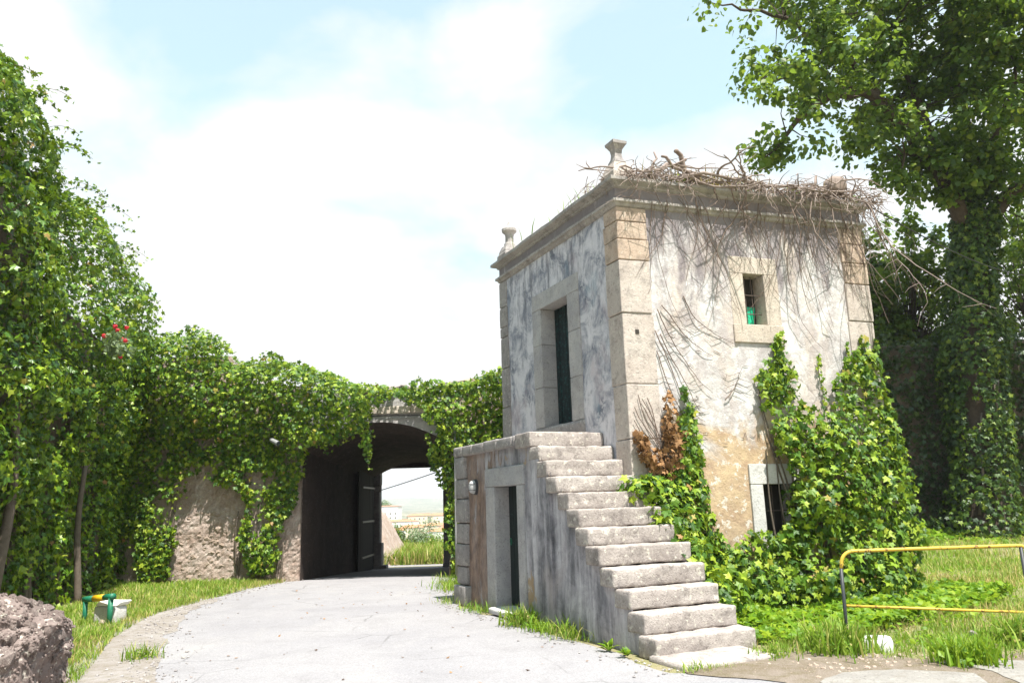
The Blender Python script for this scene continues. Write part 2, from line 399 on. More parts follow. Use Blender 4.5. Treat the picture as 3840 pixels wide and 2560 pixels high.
def plaster_front():
    M = Mat('lime_plaster', 0.93, 0.15); z = M.axis(2)
    c = M.mix(M.ramp(M.noise(1.6, 6, 0.68, 0.5), [(0.40, 0.0), (0.62, 1.0)]), (0.61, 0.595, 0.59), (0.45, 0.425, 0.415))
    # ochre staining in soft upright bands
    tn = M.ramp(M.noise(1.3, 6, 0.65, 0.5, M.vec(1, 1, 0.4, (1, 5, 2))), [(0.50, 0.0), (0.64, 1.0)]); c = M.mix(M.math('MULTIPLY', tn, 0.5), c, (0.50, 0.385, 0.29))
    # mottled grey and pink where the skin of limewash is worn
    bl = M.ramp(M.noise(4.5, 8, 0.74, 0.6, M.vec(1, 1, 0.7, (3, 8, 1))), [(0.47, 0.0), (0.58, 1.0)]); c = M.mix(M.math('MULTIPLY', bl, 0.6), c, (0.33, 0.285, 0.28))
    # dark grey upright runs, stronger towards the top
    run = M.noise(3.4, 8, 0.74, 0.7, M.vec(1, 1, 0.28)); zt = M.math('MULTIPLY', M.math('SUBTRACT', z, 4.6), 0.15)
    g = M.ramp(M.math('ADD', run, zt), [(0.50, 0.0), (0.66, 1.0)]); c = M.mix(M.math('MULTIPLY', g, 0.85), c, (0.19, 0.165, 0.175))
    # ochre under-coat where the limewash has gone, mostly low down
    oz = M.math('ADD', M.noise(1.1, 7, 0.66, 0.6), M.math('MULTIPLY', M.math('SUBTRACT', 2.75, z), 0.25))
    o = M.ramp(oz, [(0.47, 0.0), (0.60, 1.0)])
    och = M.mix(M.ramp(M.noise(3.4, 7, 0.7), [(0.38, 0.0), (0.62, 1.0)]), (0.50, 0.37, 0.22), (0.34, 0.225, 0.14))
    c = M.mix(M.math('MULTIPLY', o, 0.9), c, och)
    fl = M.ramp(M.noise(8, 6, 0.7, 0.4), [(0.575, 0.0), (0.60, 1.0)]); c = M.mix(M.math('MULTIPLY', fl, M.math('MULTIPLY', o, 0.9)), c, (0.60, 0.55, 0.49))
    dz = M.ramp(M.math('ADD', M.noise(2.4, 8, 0.74, 0.5), M.math('MULTIPLY', M.math('SUBTRACT', 1.3, z), 0.22)), [(0.58, 0.0), (0.70, 1.0)])
    c = M.mix(M.math('MULTIPLY', dz, 0.7), c, (0.15, 0.11, 0.08))
    sp = M.ramp(M.noise(24, 5, 0.7), [(0.64, 0.0), (0.70, 1.0)]); c = M.mix(M.math('MULTIPLY', sp, 0.6), c, (0.16, 0.13, 0.11))
    ck = M.ramp(M.voro(1.1, 'DISTANCE_TO_EDGE', M.mix(0.25, M.co, M.noise(2.2, 6, 0.65, 0, None, True))), [(0.0, 1.0), (0.012, 0.0)])
    c = M.mix(M.math('MULTIPLY', ck, M.math('MULTIPLY', M.ramp(M.noise(1.2, 3), [(0.48, 0.0), (0.6, 1.0)]), 0.6)), c, (0.13, 0.10, 0.09))
    M.color(c); n1 = M.bump(M.noise(5, 9, 0.7), 0.7, 0.035); n2 = M.bump(bl, 0.35, 0.006, n1); M.bump(M.noise(45, 4, 0.6), 0.5, 0.006, n2); return M.m
def plaster_side(name='weathered_shade_blue_plaster', warm=0.0):  # weathered blotches, with the blue cast of the shaded side put into the colour
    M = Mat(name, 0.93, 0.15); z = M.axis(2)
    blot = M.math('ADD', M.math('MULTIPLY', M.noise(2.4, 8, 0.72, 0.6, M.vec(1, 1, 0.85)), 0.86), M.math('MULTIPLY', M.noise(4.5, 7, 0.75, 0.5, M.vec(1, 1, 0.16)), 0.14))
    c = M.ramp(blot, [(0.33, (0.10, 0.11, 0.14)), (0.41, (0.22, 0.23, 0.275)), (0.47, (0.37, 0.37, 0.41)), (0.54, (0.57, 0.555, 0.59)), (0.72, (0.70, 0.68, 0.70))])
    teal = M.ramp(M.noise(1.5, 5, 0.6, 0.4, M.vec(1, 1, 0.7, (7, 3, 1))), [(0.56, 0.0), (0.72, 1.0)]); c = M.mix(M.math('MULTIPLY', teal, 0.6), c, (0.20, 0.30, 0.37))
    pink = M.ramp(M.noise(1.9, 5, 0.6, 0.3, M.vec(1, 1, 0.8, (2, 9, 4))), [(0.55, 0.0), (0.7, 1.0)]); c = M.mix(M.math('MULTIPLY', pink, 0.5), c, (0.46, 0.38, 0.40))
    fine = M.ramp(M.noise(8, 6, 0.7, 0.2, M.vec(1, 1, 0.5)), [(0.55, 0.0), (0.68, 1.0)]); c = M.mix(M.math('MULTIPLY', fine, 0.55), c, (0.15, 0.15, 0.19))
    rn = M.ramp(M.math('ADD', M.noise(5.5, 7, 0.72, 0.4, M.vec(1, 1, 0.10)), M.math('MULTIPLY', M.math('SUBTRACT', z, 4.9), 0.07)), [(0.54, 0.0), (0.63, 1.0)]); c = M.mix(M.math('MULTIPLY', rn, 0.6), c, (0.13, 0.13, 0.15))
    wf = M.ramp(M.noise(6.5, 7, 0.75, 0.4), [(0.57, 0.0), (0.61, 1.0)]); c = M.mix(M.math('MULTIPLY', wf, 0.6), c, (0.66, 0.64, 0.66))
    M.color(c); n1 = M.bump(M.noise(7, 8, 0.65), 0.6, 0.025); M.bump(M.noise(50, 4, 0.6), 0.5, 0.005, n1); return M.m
def plaster_stair():
    M = Mat('streaked_grey_render', 0.93, 0.15)
    st = M.math('ADD', M.math('MULTIPLY', M.noise(4.2, 7, 0.68, 0.3, M.vec(1, 1, 0.14)), 0.65), M.math('MULTIPLY', M.noise(3.0, 8, 0.74, 0.5), 0.35))
    c = M.ramp(st, [(0.34, (0.055, 0.055, 0.06)), (0.44, (0.19, 0.185, 0.20)), (0.51, (0.33, 0.315, 0.335)), (0.61, (0.55, 0.53, 0.55))])
    y = M.axis(1)      # bare brown masonry shows towards the far pier
    br = M.ramp(M.math('ADD', M.noise(2.6, 6, 0.65, 0.4, M.vec(1, 1, 0.35)), M.math('MULTIPLY', M.math('SUBTRACT', y, 3.75), 0.15)), [(0.53, 0.0), (0.60, 1.0)])
    c = M.mix(M.math('MULTIPLY', br, 0.8), c, M.ramp(M.noise(9, 6, 0.7, 0.3, M.vec(1, 1, 0.5)), [(0.35, (0.12, 0.075, 0.055)), (0.65, (0.34, 0.22, 0.15))]))
    oc = M.ramp(M.noise(1.7, 5, 0.65, 0.4, M.vec(1, 1, 1, (5, 2, 8))), [(0.62, 0.0), (0.67, 1.0)]); c = M.mix(M.math('MULTIPLY', oc, 0.8), c, (0.36, 0.24, 0.12))
    pk = M.ramp(M.noise(1.3, 5, 0.6, 0.4, M.vec(1, 1, 0.6, (1, 4, 3))), [(0.52, 0.0), (0.66, 1.0)]); c = M.mix(M.math('MULTIPLY', pk, 0.55), c, (0.47, 0.42, 0.42))
    ch = M.ramp(M.noise(30, 3, 0.6), [(0.66, 0.0), (0.72, 1.0)]); c = M.mix(M.math('MULTIPLY', ch, 0.6), c, (0.09, 0.08, 0.08))
    M.color(c); n1 = M.bump(M.noise(8, 8, 0.65, 0, M.vec(1, 1, 0.5)), 0.7, 0.03); M.bump(M.noise(45, 4, 0.6), 0.5, 0.006, n1); return M.m
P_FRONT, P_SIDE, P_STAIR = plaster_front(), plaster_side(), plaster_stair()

def simple(name, col, rough=0.6, spec=0.4, metal=0.0, var=0.25, vs=6.0, bumpd=0.0):
    M = Mat(name, rough, spec); M.b.inputs['Metallic'].default_value = metal
    c = M.mix(M.math('MULTIPLY', M.ramp(M.noise(vs, 6, 0.65), [(0.4, 0.0), (0.7, 1.0)]), var), col, tuple(x * 0.45 for x in col))
    M.color(c)
    if bumpd: M.bump(M.noise(30, 5, 0.6), 0.6, bumpd)
    return M.m
def chipped(name, col, under, amt=0.5, rough=0.5):
    M = Mat(name, rough, 0.4); f = M.ramp(M.noise(16, 6, 0.7, 0.4), [(amt, 0.0), (amt + 0.05, 1.0)])
    c = M.mix(M.noise(5, 4), col, tuple(x * 0.75 for x in col)); M.color(M.mix(f, c, under)); M.bump(f, 0.4, 0.003); return M.m
M_YELLOW = chipped('chipped_yellow_paint', (0.66, 0.45, 0.06), (0.15, 0.06, 0.03), 0.55)
M_BLACKPIPE = chipped('black_pipe_paint', (0.035, 0.04, 0.045), (0.12, 0.07, 0.05), 0.62)
M_GREEN = chipped('green_pipe_paint', (0.012, 0.16, 0.085), (0.22, 0.30, 0.26), 0.60)
M_BAND = chipped('yellow_band_paint', (0.70, 0.42, 0.01), (0.25, 0.14, 0.04), 0.68)
M_DOOR = chipped('dark_green_door', (0.006, 0.016, 0.018), (0.012, 0.055, 0.058), 0.54, 0.75)
M_DOOR2 = chipped('black_green_door', (0.010, 0.018, 0.018), (0.02, 0.05, 0.045), 0.6, 0.8)
M_WOOD = simple('dark_gate_wood', (0.014, 0.011, 0.010), 0.85, 0.2)
M_IRON = simple('rusty_iron', (0.12, 0.09, 0.075), 0.6, 0.4, 0.3)
M_IRONPALE = simple('worn_iron_band', (0.14, 0.12, 0.105), 0.5, 0.5, 0.3)
M_TWIG = simple('dead_vine_wood', (0.29, 0.23, 0.20), 0.9, 0.2, var=0.55, vs=9)
M_TWIGDARK = simple('vine_stem_wood', (0.17, 0.125, 0.10), 0.9, 0.2, var=0.4)
M_STEM = simple('ivy_trunk_bark', (0.155, 0.125, 0.10), 0.95, 0.15, var=0.6, vs=14, bumpd=0.02)
M_BARK = simple('tree_bark', (0.085, 0.065, 0.05), 0.95, 0.15, var=0.6, vs=8, bumpd=0.04)
M_PLASTICGREEN = simple('green_plastic', (0.01, 0.42, 0.22), 0.35, 0.5, var=0.35, vs=10)
M_LAMPWHITE = simple('white_enamel', (0.42, 0.42, 0.42), 0.4, 0.5, var=0.2)
M_LAMPDARK = simple('dark_plastic', (0.05, 0.05, 0.055), 0.5, 0.5)
M_PIPE = simple('grey_conduit', (0.27, 0.27, 0.27), 0.5, 0.4)
M_WIRE = simple('black_cable', (0.03, 0.03, 0.03), 0.6, 0.3)
M_MARKER = stone_mat('painted_marker_stone', (0.50, 0.50, 0.49), (0.60, 0.59, 0.57), dk=0.35, lichen=0.15, seed=30)
M_MARKERTOP = simple('white_marker_paint', (0.74, 0.74, 0.73), 0.8, 0.2, var=0.15)
M_BLACK = simple('dark_interior', (0.05, 0.045, 0.04), 0.95, 0.1)  # near black: the darkness inside openings is put into the colour
def asphalt():
    M = Mat('worn_pale_asphalt', 0.9, 0.2)
    c = M.mix(M.ramp(M.noise(0.35, 5, 0.6, 0.5), [(0.35, 0.0), (0.7, 1.0)]), (0.30, 0.293, 0.308), (0.355, 0.345, 0.352))
    c = M.mix(M.math('MULTIPLY', M.ramp(M.noise(1.7, 7, 0.75, 0.4), [(0.47, 0.0), (0.70, 1.0)]), 0.4), c, (0.225, 0.215, 0.22))
    c = M.mix(M.math('MULTIPLY', M.ramp(M.noise(0.9, 6, 0.7, 0.8, M.vec(1, .35, 1, (3, 1, 0))), [(0.55, 0.0), (0.66, 1.0)]), 0.4), c, (0.39, 0.375, 0.365))
    c = M.mix(M.math('MULTIPLY', M.ramp(M.noise(55, 5, 0.8), [(0.36, 0.0), (0.62, 1.0)]), 0.5), M.mix(1.0, c, (0.66, 0.65, 0.66), 'MULTIPLY'), M.mix(1.0, c, (1.28, 1.27, 1.25), 'MULTIPLY'))
    sp = M.ramp(M.voro(26), [(0.0, 1.0), (0.11, 0.0)]); c = M.mix(M.math('MULTIPLY', sp, M.math('MULTIPLY', M.ramp(M.noise(4, 3), [(0.5, 0.0), (0.65, 1.0)]), 0.35)), c, (0.10, 0.09, 0.085))
    ck = M.ramp(M.voro(0.75, 'DISTANCE_TO_EDGE', M.mix(0.12, M.co, M.noise(2.5, 5, 0.6, 0, None, True))), [(0.0, 1.0), (0.012, 0.0)])
    c = M.mix(M.math('MULTIPLY', ck, M.math('MULTIPLY', M.ramp(M.noise(0.8, 3), [(0.50, 0.0), (0.62, 1.0)]), 0.55)), c, (0.09, 0.085, 0.085))
    M.color(c); n1 = M.bump(M.noise(60, 4, 0.7), 0.7, 0.008); M.bump(M.noise(3, 5), 0.4, 0.03, n1); return M.m
M_ROAD = asphalt()
def soil(name, a, b, c2):
    M = Mat(name, 0.95, 0.1)
    c = M.mix(M.ramp(M.noise(1.6, 6, 0.65, 0.4), [(0.35, 0.0), (0.65, 1.0)]), a, b)
    c = M.mix(M.math('MULTIPLY', M.ramp(M.noise(7, 6, 0.7, 0.3), [(0.45, 0.0), (0.65, 1.0)]), 0.6), c, c2)
    c = M.mix(M.math('MULTIPLY', M.ramp(M.voro(55), [(0.15, 1.0), (0.4, 0.0)]), 0.35), c, (0.38, 0.34, 0.29))
    M.color(c); n1 = M.bump(M.noise(14, 8, 0.7), 0.8, 0.03); M.bump(M.voro(60), 0.5, 0.01, n1); return M.m
def ground_mat():
    M = Mat('dry_earth', 0.95, 0.1)
    c = M.mix(M.ramp(M.noise(1.6, 6, 0.65, 0.4), [(0.35, 0.0), (0.65, 1.0)]), (0.30, 0.25, 0.16), (0.20, 0.20, 0.075))
    c = M.mix(M.math('MULTIPLY', M.ramp(M.noise(7, 6, 0.7, 0.3), [(0.45, 0.0), (0.65, 1.0)]), 0.6), c, (0.12, 0.14, 0.04))
    c = M.mix(M.math('MULTIPLY', M.ramp(M.voro(55), [(0.15, 1.0), (0.4, 0.0)]), 0.35), c, (0.40, 0.35, 0.28))
    far = M.mix(M.ramp(M.noise(0.013, 6, 0.65, 0.5), [(0.4, 0.0), (0.55, 1.0)]), (0.12, 0.14, 0.09), (0.27, 0.25, 0.19))  # scrub and field patches, paled: distance haze put into the colour
    far = M.mix(M.ramp(M.noise(0.11, 3, 0.6), [(0.52, 0.0), (0.58, 1.0)]), far, (0.06, 0.08, 0.05))
    y = M.axis(1); c = M.mix(M.ramp(M.math('MULTIPLY', M.math('SUBTRACT', y, 40.0), 0.02), [(0.0, 0.0), (1.0, 1.0)]), c, far)
    M.color(c); n1 = M.bump(M.noise(14, 8, 0.7), 0.8, 0.03); M.bump(M.voro(60), 0.5, 0.01, n1); return M.m
M_GROUND = ground_mat()
M_DIRT = soil('pale_dirt', (0.235, 0.195, 0.165), (0.17, 0.135, 0.10), (0.12, 0.10, 0.05))
M_MARG = soil('pale_grit', (0.31, 0.285, 0.275), (0.25, 0.22, 0.20), (0.17, 0.145, 0.10))
M_PAVE = stone_mat('pale_paving_concrete', (0.25, 0.235, 0.22), (0.32, 0.305, 0.285), (0.18, 0.15, 0.12), dk=0.5, lichen=0.2, seed=33)
M_HILL = simple('far_hill_scrub', (0.10, 0.13, 0.08), 0.95, 0.1, var=0.5, vs=0.01)
M_HOUSE = simple('white_house_paint', (0.74, 0.72, 0.68), 0.9, 0.2, var=0.1)
M_HOUSE2 = simple('cream_house_paint', (0.68, 0.58, 0.44), 0.9, 0.2, var=0.1)
M_TILE = simple('orange_roof_tile', (0.46, 0.21, 0.11), 0.9, 0.2, var=0.3, vs=2)
M_GLASSDARK = simple('dark_window_glass', (0.05, 0.06, 0.07), 0.2, 0.5)

# ------------------------------------------------------------------ leaves
def _leaf(pts, faces): return np.array(pts, float), faces
LEAF = {
    'ivy': _leaf([(0, 0, 0), (-.40, -.14, -.07), (-.34, .16, -.05), (-.58, .40, -.12), (-.20, .52, -.02), (0, 1.0, -.12), (.20, .52, -.02), (.58, .40, -.12), (.34, .16, -.05), (.40, -.14, -.07)],
                 [(0, 5, 4, 2), (2, 4, 3), (0, 2, 1), (0, 8, 6, 5), (8, 7, 6), (0, 9, 8)]),
    'heart': _leaf([(0, 0, 0), (-.42, .12, -.10), (-.40, .52, -.08), (0, 1.0, -.10), (.40, .52, -.08), (.42, .12, -.10)], [(0, 3, 2, 1), (0, 5, 4, 3)]),
    'simple': _leaf([(0, 0, 0), (-.36, .45, -.08), (0, 1.0, -.05), (.36, .45, -.08)], [(0, 2, 1), (0, 3, 2)]),
}
def unit(a): return a / (np.linalg.norm(a, axis=-1, keepdims=True) + 1e-9)
def basis(N, T):
    n = unit(N); t = unit(T - n * np.sum(n * T, -1, keepdims=True)); x = np.cross(t, n); return x, t, n
def scatter(name, P, N, T, S, shape, mat, parent=None, kind='stuff'):
    lv, lf = LEAF[shape]; x, t, n = basis(N, T); S = S[:, None, None]
    V = P[:, None, :] + S * ((lv[None, :, :1] - 0) * x[:, None] + (lv[None, :, 1:2] - .35) * t[:, None] + lv[None, :, 2:] * n[:, None])
    k = len(lv); cnt = len(P)
    base = np.arange(cnt) * k
    loops = np.concatenate([np.array(f) for f in lf]); lens = np.array([len(f) for f in lf])
    L = (base[:, None] + loops[None]).reshape(-1).astype(np.int32)
    st = np.concatenate(([0], np.cumsum(lens)[:-1])); starts = (np.arange(cnt)[:, None] * lens.sum() + st[None]).reshape(-1).astype(np.int32)
    org = np.array(wloc(parent)) if parent is not None else np.zeros(3)
    me = bpy.data.meshes.new(name); VV = (V.reshape(-1, 3) - org).astype(np.float32)
    me.vertices.add(len(VV)); me.vertices.foreach_set('co', VV.reshape(-1))
    me.loops.add(len(L)); me.loops.foreach_set('vertex_index', L)
    me.polygons.add(len(starts)); me.polygons.foreach_set('loop_start', starts); me.polygons.foreach_set('use_smooth', np.zeros(len(starts), bool))
    me.update(calc_edges=True); me.materials.append(mat)
    o = link(name, me, parent)
    if kind: o['kind'] = kind
    return o
def leaf_mesh(shape, mat):
    lv, lf = LEAF[shape]; me = bpy.data.meshes.new('leaf')
    me.from_pydata([(p[0], p[1] - .35, p[2]) for p in lv], [], lf); me.materials.append(mat); return me
def leaves(parent, P, N, T, S, shape, mat, nparts=0, rank=None):
    """the leaves that show largest become parts of their own, the others one piece"""
    if nparts:
        dist = np.linalg.norm(P - np.array([0, 0, 1.6]), axis=1)
        sc = S / dist * (1 + (rank if rank is not None else 0))
        view = unit(np.array([0, 0, 1.6]) - P); sc = sc * np.clip(np.sum(view * unit(N), 1), 0.05, 1)
        idx = np.argsort(-sc)[:nparts]; me = leaf_mesh(shape, mat)
        x, t, n = basis(N[idx], T[idx]); org = np.array(wloc(parent))
        for i, j in enumerate(idx):
            o = bpy.data.objects.new('leaf', me); COL.objects.link(o); o.parent = parent
            M4 = Matrix(((x[i][0], t[i][0], n[i][0], 0), (x[i][1], t[i][1], n[i][1], 0), (x[i][2], t[i][2], n[i][2], 0), (0, 0, 0, 1)))
            s = S[j]; M4 = M4 @ Matrix.Diagonal((s, s, s, 1)); M4.translation = Vector(P[j] - org); o.matrix_local = M4
        keep = np.ones(len(P), bool); keep[idx] = False; P, N, T, S = P[keep], N[keep], T[keep], S[keep]
    return scatter('foliage', P, N, T, S, shape, mat, parent)
def ivy_cloud(fr, rect, mask, bulge, density, size, rng, up=0.35, jit=0.55, inner=0.6, clump=0.0):
    a0, a1, z0, z1 = rect; n = int(density * (a1 - a0) * (z1 - z0))
    a = rng.uniform(a0, a1, n); z = rng.uniform(z0, z1, n)
    k = mask(a, z) > rng.random(n); a, z = a[k], z[k]; n = len(a)
    h = bulge(a, z); e = 0.06
    ga = (bulge(a + e, z) - bulge(a - e, z)) / (2 * e); gz = (bulge(a, z + e) - bulge(a, z - e)) / (2 * e)
    q = rng.random(n) ** 1.25; d = h * (1 - (inner + .2) * q) + 0.02 + 0.10 * rng.random(n) ** 2
    P = fr.p(a, z, d)
    N = fr.n - np.clip(ga, -2, 2)[:, None] * fr.a - np.clip(gz, -2, 2)[:, None] * fr.z
    N = unit(N) + rng.normal(size=(n, 3)) * jit + np.array([0, 0, up])
    T = np.array([0, 0, -1.0]) + rng.normal(size=(n, 3)) * 0.5 + fr.n * 0.25
    S = size * (0.45 + 0.95 * rng.random(n) ** 1.3)
    return P, N, T, S, 1 - q
def cat5(*A): return tuple(np.concatenate(x) for x in zip(*A))
def blob_leaves(c, r, n, size, rng, sq=1.0, outward=1.0):
    D = unit(rng.normal(size=(n, 3))); rad = r * rng.random(n) ** 0.45
    P = np.array(c) + D * rad[:, None] * np.array([1, 1, sq])
    N = D * outward + rng.normal(size=(n, 3)) * 0.5 + np.array([0, 0, .55]); T = rng.normal(size=(n, 3)) * .6 + np.array([0, 0, -.8]) + D * .4
    return P, N, T, size * (0.65 + 0.7 * rng.random(n)), rad / r
def blades(name, P, H, mat, rng, parent=None, lean=0.45, width=0.06, kind='stuff'):
    n = len(P); ang = rng.uniform(0, 6.283, n); ld = np.stack([np.cos(ang), np.sin(ang), np.zeros(n)], 1); sd = np.stack([-np.sin(ang), np.cos(ang), np.zeros(n)], 1)
    L = (lean * rng.random(n) * H)[:, None]; w = (width * H * (0.5 + rng.random(n)))[:, None]; up = np.array([0, 0, 1.0]); Hh = H[:, None]
    V = np.stack([P - sd * w, P + sd * w, P + up * Hh * .55 + ld * L * .35 + sd * w * .8, P + up * Hh * .55 + ld * L * .35 - sd * w * .8, P + up * Hh + ld * L * 1.1], 1)
    b = np.arange(n) * 5; Q = np.stack([b, b + 1, b + 2, b + 3], 1); Tt = np.stack([b + 3, b + 2, b + 4], 1)
    loops = np.concatenate([Q, Tt], 1).reshape(-1).astype(np.int32); starts = (np.arange(n)[:, None] * 7 + np.array([0, 4])[None]).reshape(-1).astype(np.int32)
    org = np.array(wloc(parent)) if parent is not None else np.zeros(3)
    me = bpy.data.meshes.new(name); VV = (V.reshape(-1, 3) - org).astype(np.float32)
    me.vertices.add(len(VV)); me.vertices.foreach_set('co', VV.reshape(-1)); me.loops.add(len(loops)); me.loops.foreach_set('vertex_index', loops)
    me.polygons.add(len(starts)); me.polygons.foreach_set('loop_start', starts); me.update(calc_edges=True); me.materials.append(mat)
    o = link(name, me, parent)
    if kind: o['kind'] = kind
    return o
def in_area(poly, density, rng, patch=None):
    p = np.array(poly); lo, hi = p.min(0), p.max(0); n = int(density * np.prod(hi - lo))
    x = rng.uniform(lo[0], hi[0], n); y = rng.uniform(lo[1], hi[1], n); k = inpoly(x, y, poly)
    if patch is not None: k &= patch(x, y) > rng.random(n)
    return x[k], y[k]

# ------------------------------------------------------------------ ground
def ground_z(x, y):
    x = np.asarray(x, float); y = np.asarray(y, float)
    z = -24 * smooth(42, 230, y) + 20 * smooth(260, 800, y) + 40 * smooth(1700, 2900, y) * (0.55 + 0.6 * vnoise(x / 500, y / 900, seed=5))
    z = z - .60 * np.clip((y - 18.6) / 11.6, 0, 1) * (1 - smooth(3.0, 5.0, x))
    near = (1 - smooth(20, 30, np.hypot(x, y - 12)))
    return z + near * 0.012 * (fbm(x * .9, y * .9, oct=3, seed=3) - .5) * (1 - inroad(x, y))
ROAD = [(2.6, -6), (2.75, 6.6), (2.25, 7.35), (1.42, 7.75), (-1.1, 13.45), (-1.3, 16.6), (-1.5, 18.6), (-1.7, 28.0), (-1.2, 28.9), (2.5, 29.2), (2.5, 31.2), (-14, 31.2), (-14, 29.2), (-5.6, 28.9), (-5.2, 28.0), (-5.2, 18.7), (-5.45, 18.45), (-5.75, 17.2), (-5.95, 15.2), (-5.75, 13.2), (-5.35, 11.6), (-4.75, 10.0), (-4.0, 8.4), (-3.4, 6.8), (-3.2, -6)]
def inroad(x, y): return inpoly(x, y, ROAD).astype(float)
gx = np.concatenate([np.linspace(-4000, -60, 26), np.arange(-50, -14, 4.0), np.arange(-13, 26, 0.3), np.arange(27, 60, 4), np.linspace(70, 4000, 26)])
gy = np.concatenate([np.linspace(-600, -20, 10), np.arange(-15, 4, 2.0), np.arange(4.5, 30, 0.3), np.arange(31, 120, 4), np.arange(124, 420, 12), np.linspace(440, 4500, 60)])
X, Y_ = np.meshgrid(gx, gy); Zg = ground_z(X, Y_)
nxg, nyg = len(gx), len(gy); ii = np.arange(nxg * nyg).reshape(nyg, nxg)
F = np.stack([ii[:-1, :-1], ii[:-1, 1:], ii[1:, 1:], ii[1:, :-1]], -1).reshape(-1, 4)
npmesh('ground', np.stack([X, Y_, Zg], -1).reshape(-1, 3), F, M_GROUND, None, True, 'structure')
def sheet(name, poly, z, mat, step=0.12, amp=0.03, seed=0):
    """flat outline with a ragged edge, fan of an ngon"""
    P = []
    for i in range(len(poly)):
        p, q = np.array(poly[i], float), np.array(poly[(i + 1) % len(poly)], float); L = np.linalg.norm(q - p); n = max(1, int(L / step)) if L < 12 else 40
        for k in range(n): P.append(p + (q - p) * k / n)
    P = np.array(P); j = amp * 2 * np.stack([vnoise(P[:, 0] * 2.3, P[:, 1] * 2.3, seed=seed) - .5, vnoise(P[:, 0] * 2.3, P[:, 1] * 2.3, seed=seed + 1) - .5], 1)
    j2 = amp * 0.7 * np.stack([vnoise(P[:, 0] * 9, P[:, 1] * 9, seed=seed + 2) - .5, vnoise(P[:, 0] * 9, P[:, 1] * 9, seed=seed + 3) - .5], 1)
    P = P + j + j2
    from mathutils.geometry import tessellate_polygon
    tri = tessellate_polygon([[Vector((p[0], p[1], 0)) for p in P]]); T3 = []
    for a, b_, c in tri:
        s = (P[b_] - P[a])[0] * (P[c] - P[a])[1] - (P[b_] - P[a])[1] * (P[c] - P[a])[0]
        if abs(s) > 1e-9: T3.append((a, b_, c) if s > 0 else (a, c, b_))
    zz = z - .60 * np.clip((P[:, 1] - 18.6) / 11.6, 0, 1) * (1 - smooth(3.0, 5.0, P[:, 0]))
    return npmesh(name, np.column_stack([P, zz]), T3, mat, None, False, 'structure')
sheet('road', list(reversed(ROAD)) if False else ROAD, 0.012, M_ROAD, amp=0.10, seed=4)
MARG = [(-3.0, 6.2), (-3.3, 7.4), (-3.75, 8.5), (-4.4, 10.0), (-5.1, 11.9), (-5.55, 13.6), (-5.7, 15.2), (-6.1, 15.4), (-6.2, 13.6), (-5.95, 12.2), (-5.55, 10.8), (-5.1, 9.4), (-4.85, 8.2), (-4.6, 6.6), (-4.4, 6.2)]
sheet('dirt_margin', MARG, 0.016, M_MARG, amp=0.09, seed=9)
sheet('dirt_path', [(1.5, 7.68), (2.3, 7.1), (2.4, 6.2), (5.2, 6.2), (8, 7.2), (8.0, 8.2), (6.2, 8.0), (5.1, 8.15), (4.2, 7.9), (3.2, 8.35), (2.6, 8.55), (1.9, 8.4)], 0.020, M_DIRT, amp=0.09, seed=12)
sheet('paving_edge', [(2.55, 7.15), (2.9, 7.45), (3.45, 7.52), (3.95, 7.25), (3.7, 6.3), (2.5, 6.3)], 0.025, M_PAVE, amp=0.06, seed=15)
sheet('paving_slab', [(3.95, 7.78), (4.4, 7.85), (5.2, 7.6), (5.6, 7.2), (5.2, 6.3), (4.1, 6.3), (4.15, 7.35)], 0.025, M_PAVE, amp=0.08, seed=16)

# ------------------------------------------------------------------ frames of the built things
O = np.array([1.47, 8.07, 0.0]); V = np.array([-.418, .908, 0.0]); V /= np.linalg.norm(V); UX = np.array([V[1], -V[0], 0])
A = O + UX * 1.22 + V * 2.33
_r = math.radians(-6.5); W = np.array([UX[0] * math.cos(_r) - UX[1] * math.sin(_r), UX[0] * math.sin(_r) + UX[1] * math.cos(_r), 0]); WN = np.array([W[1], -W[0], 0])
SF = Fr(O, V, -UX)                      # stair side, d towards the road
LF = Fr(O + UX * 1.22, V, -UX)          # tower wall above the stair (same coordinate along)
FF = Fr(A, W, WN)                       # tower wall facing the lawn
TW, TL = 4.42, 4.27
B_, C_, D_ = A + W * TW, A + W * TW + V * TL, A + V * TL
PLAN = [A, B_, C_, D_]
def plan_off(d):
    out = []
    for i in range(4):
        p0, p1, p2 = PLAN[i - 1][:2], PLAN[i][:2], PLAN[(i + 1) % 4][:2]
        e1, e2 = (p1 - p0) / np.linalg.norm(p1 - p0), (p2 - p1) / np.linalg.norm(p2 - p1)
        n1, n2 = np.array([e1[1], -e1[0]]), np.array([e2[1], -e2[0]])
        M2 = np.array([n1, n2]); out.append(np.append(np.linalg.solve(M2, [n1 @ p1 + d, n2 @ p1 + d]), 0.0))
    return out
def steps_between(a, b, st, extra=()):
    ks = sorted(set([round(a, 4), round(b, 4)] + [round(e, 4) for e in extra if a < e < b])); out = []
    for p, q in zip(ks[:-1], ks[1:]):
        n = max(1, int(round((q - p) / st))); out += [p + (q - p) * k / n for k in range(n)]
    return np.array(out + [ks[-1]])
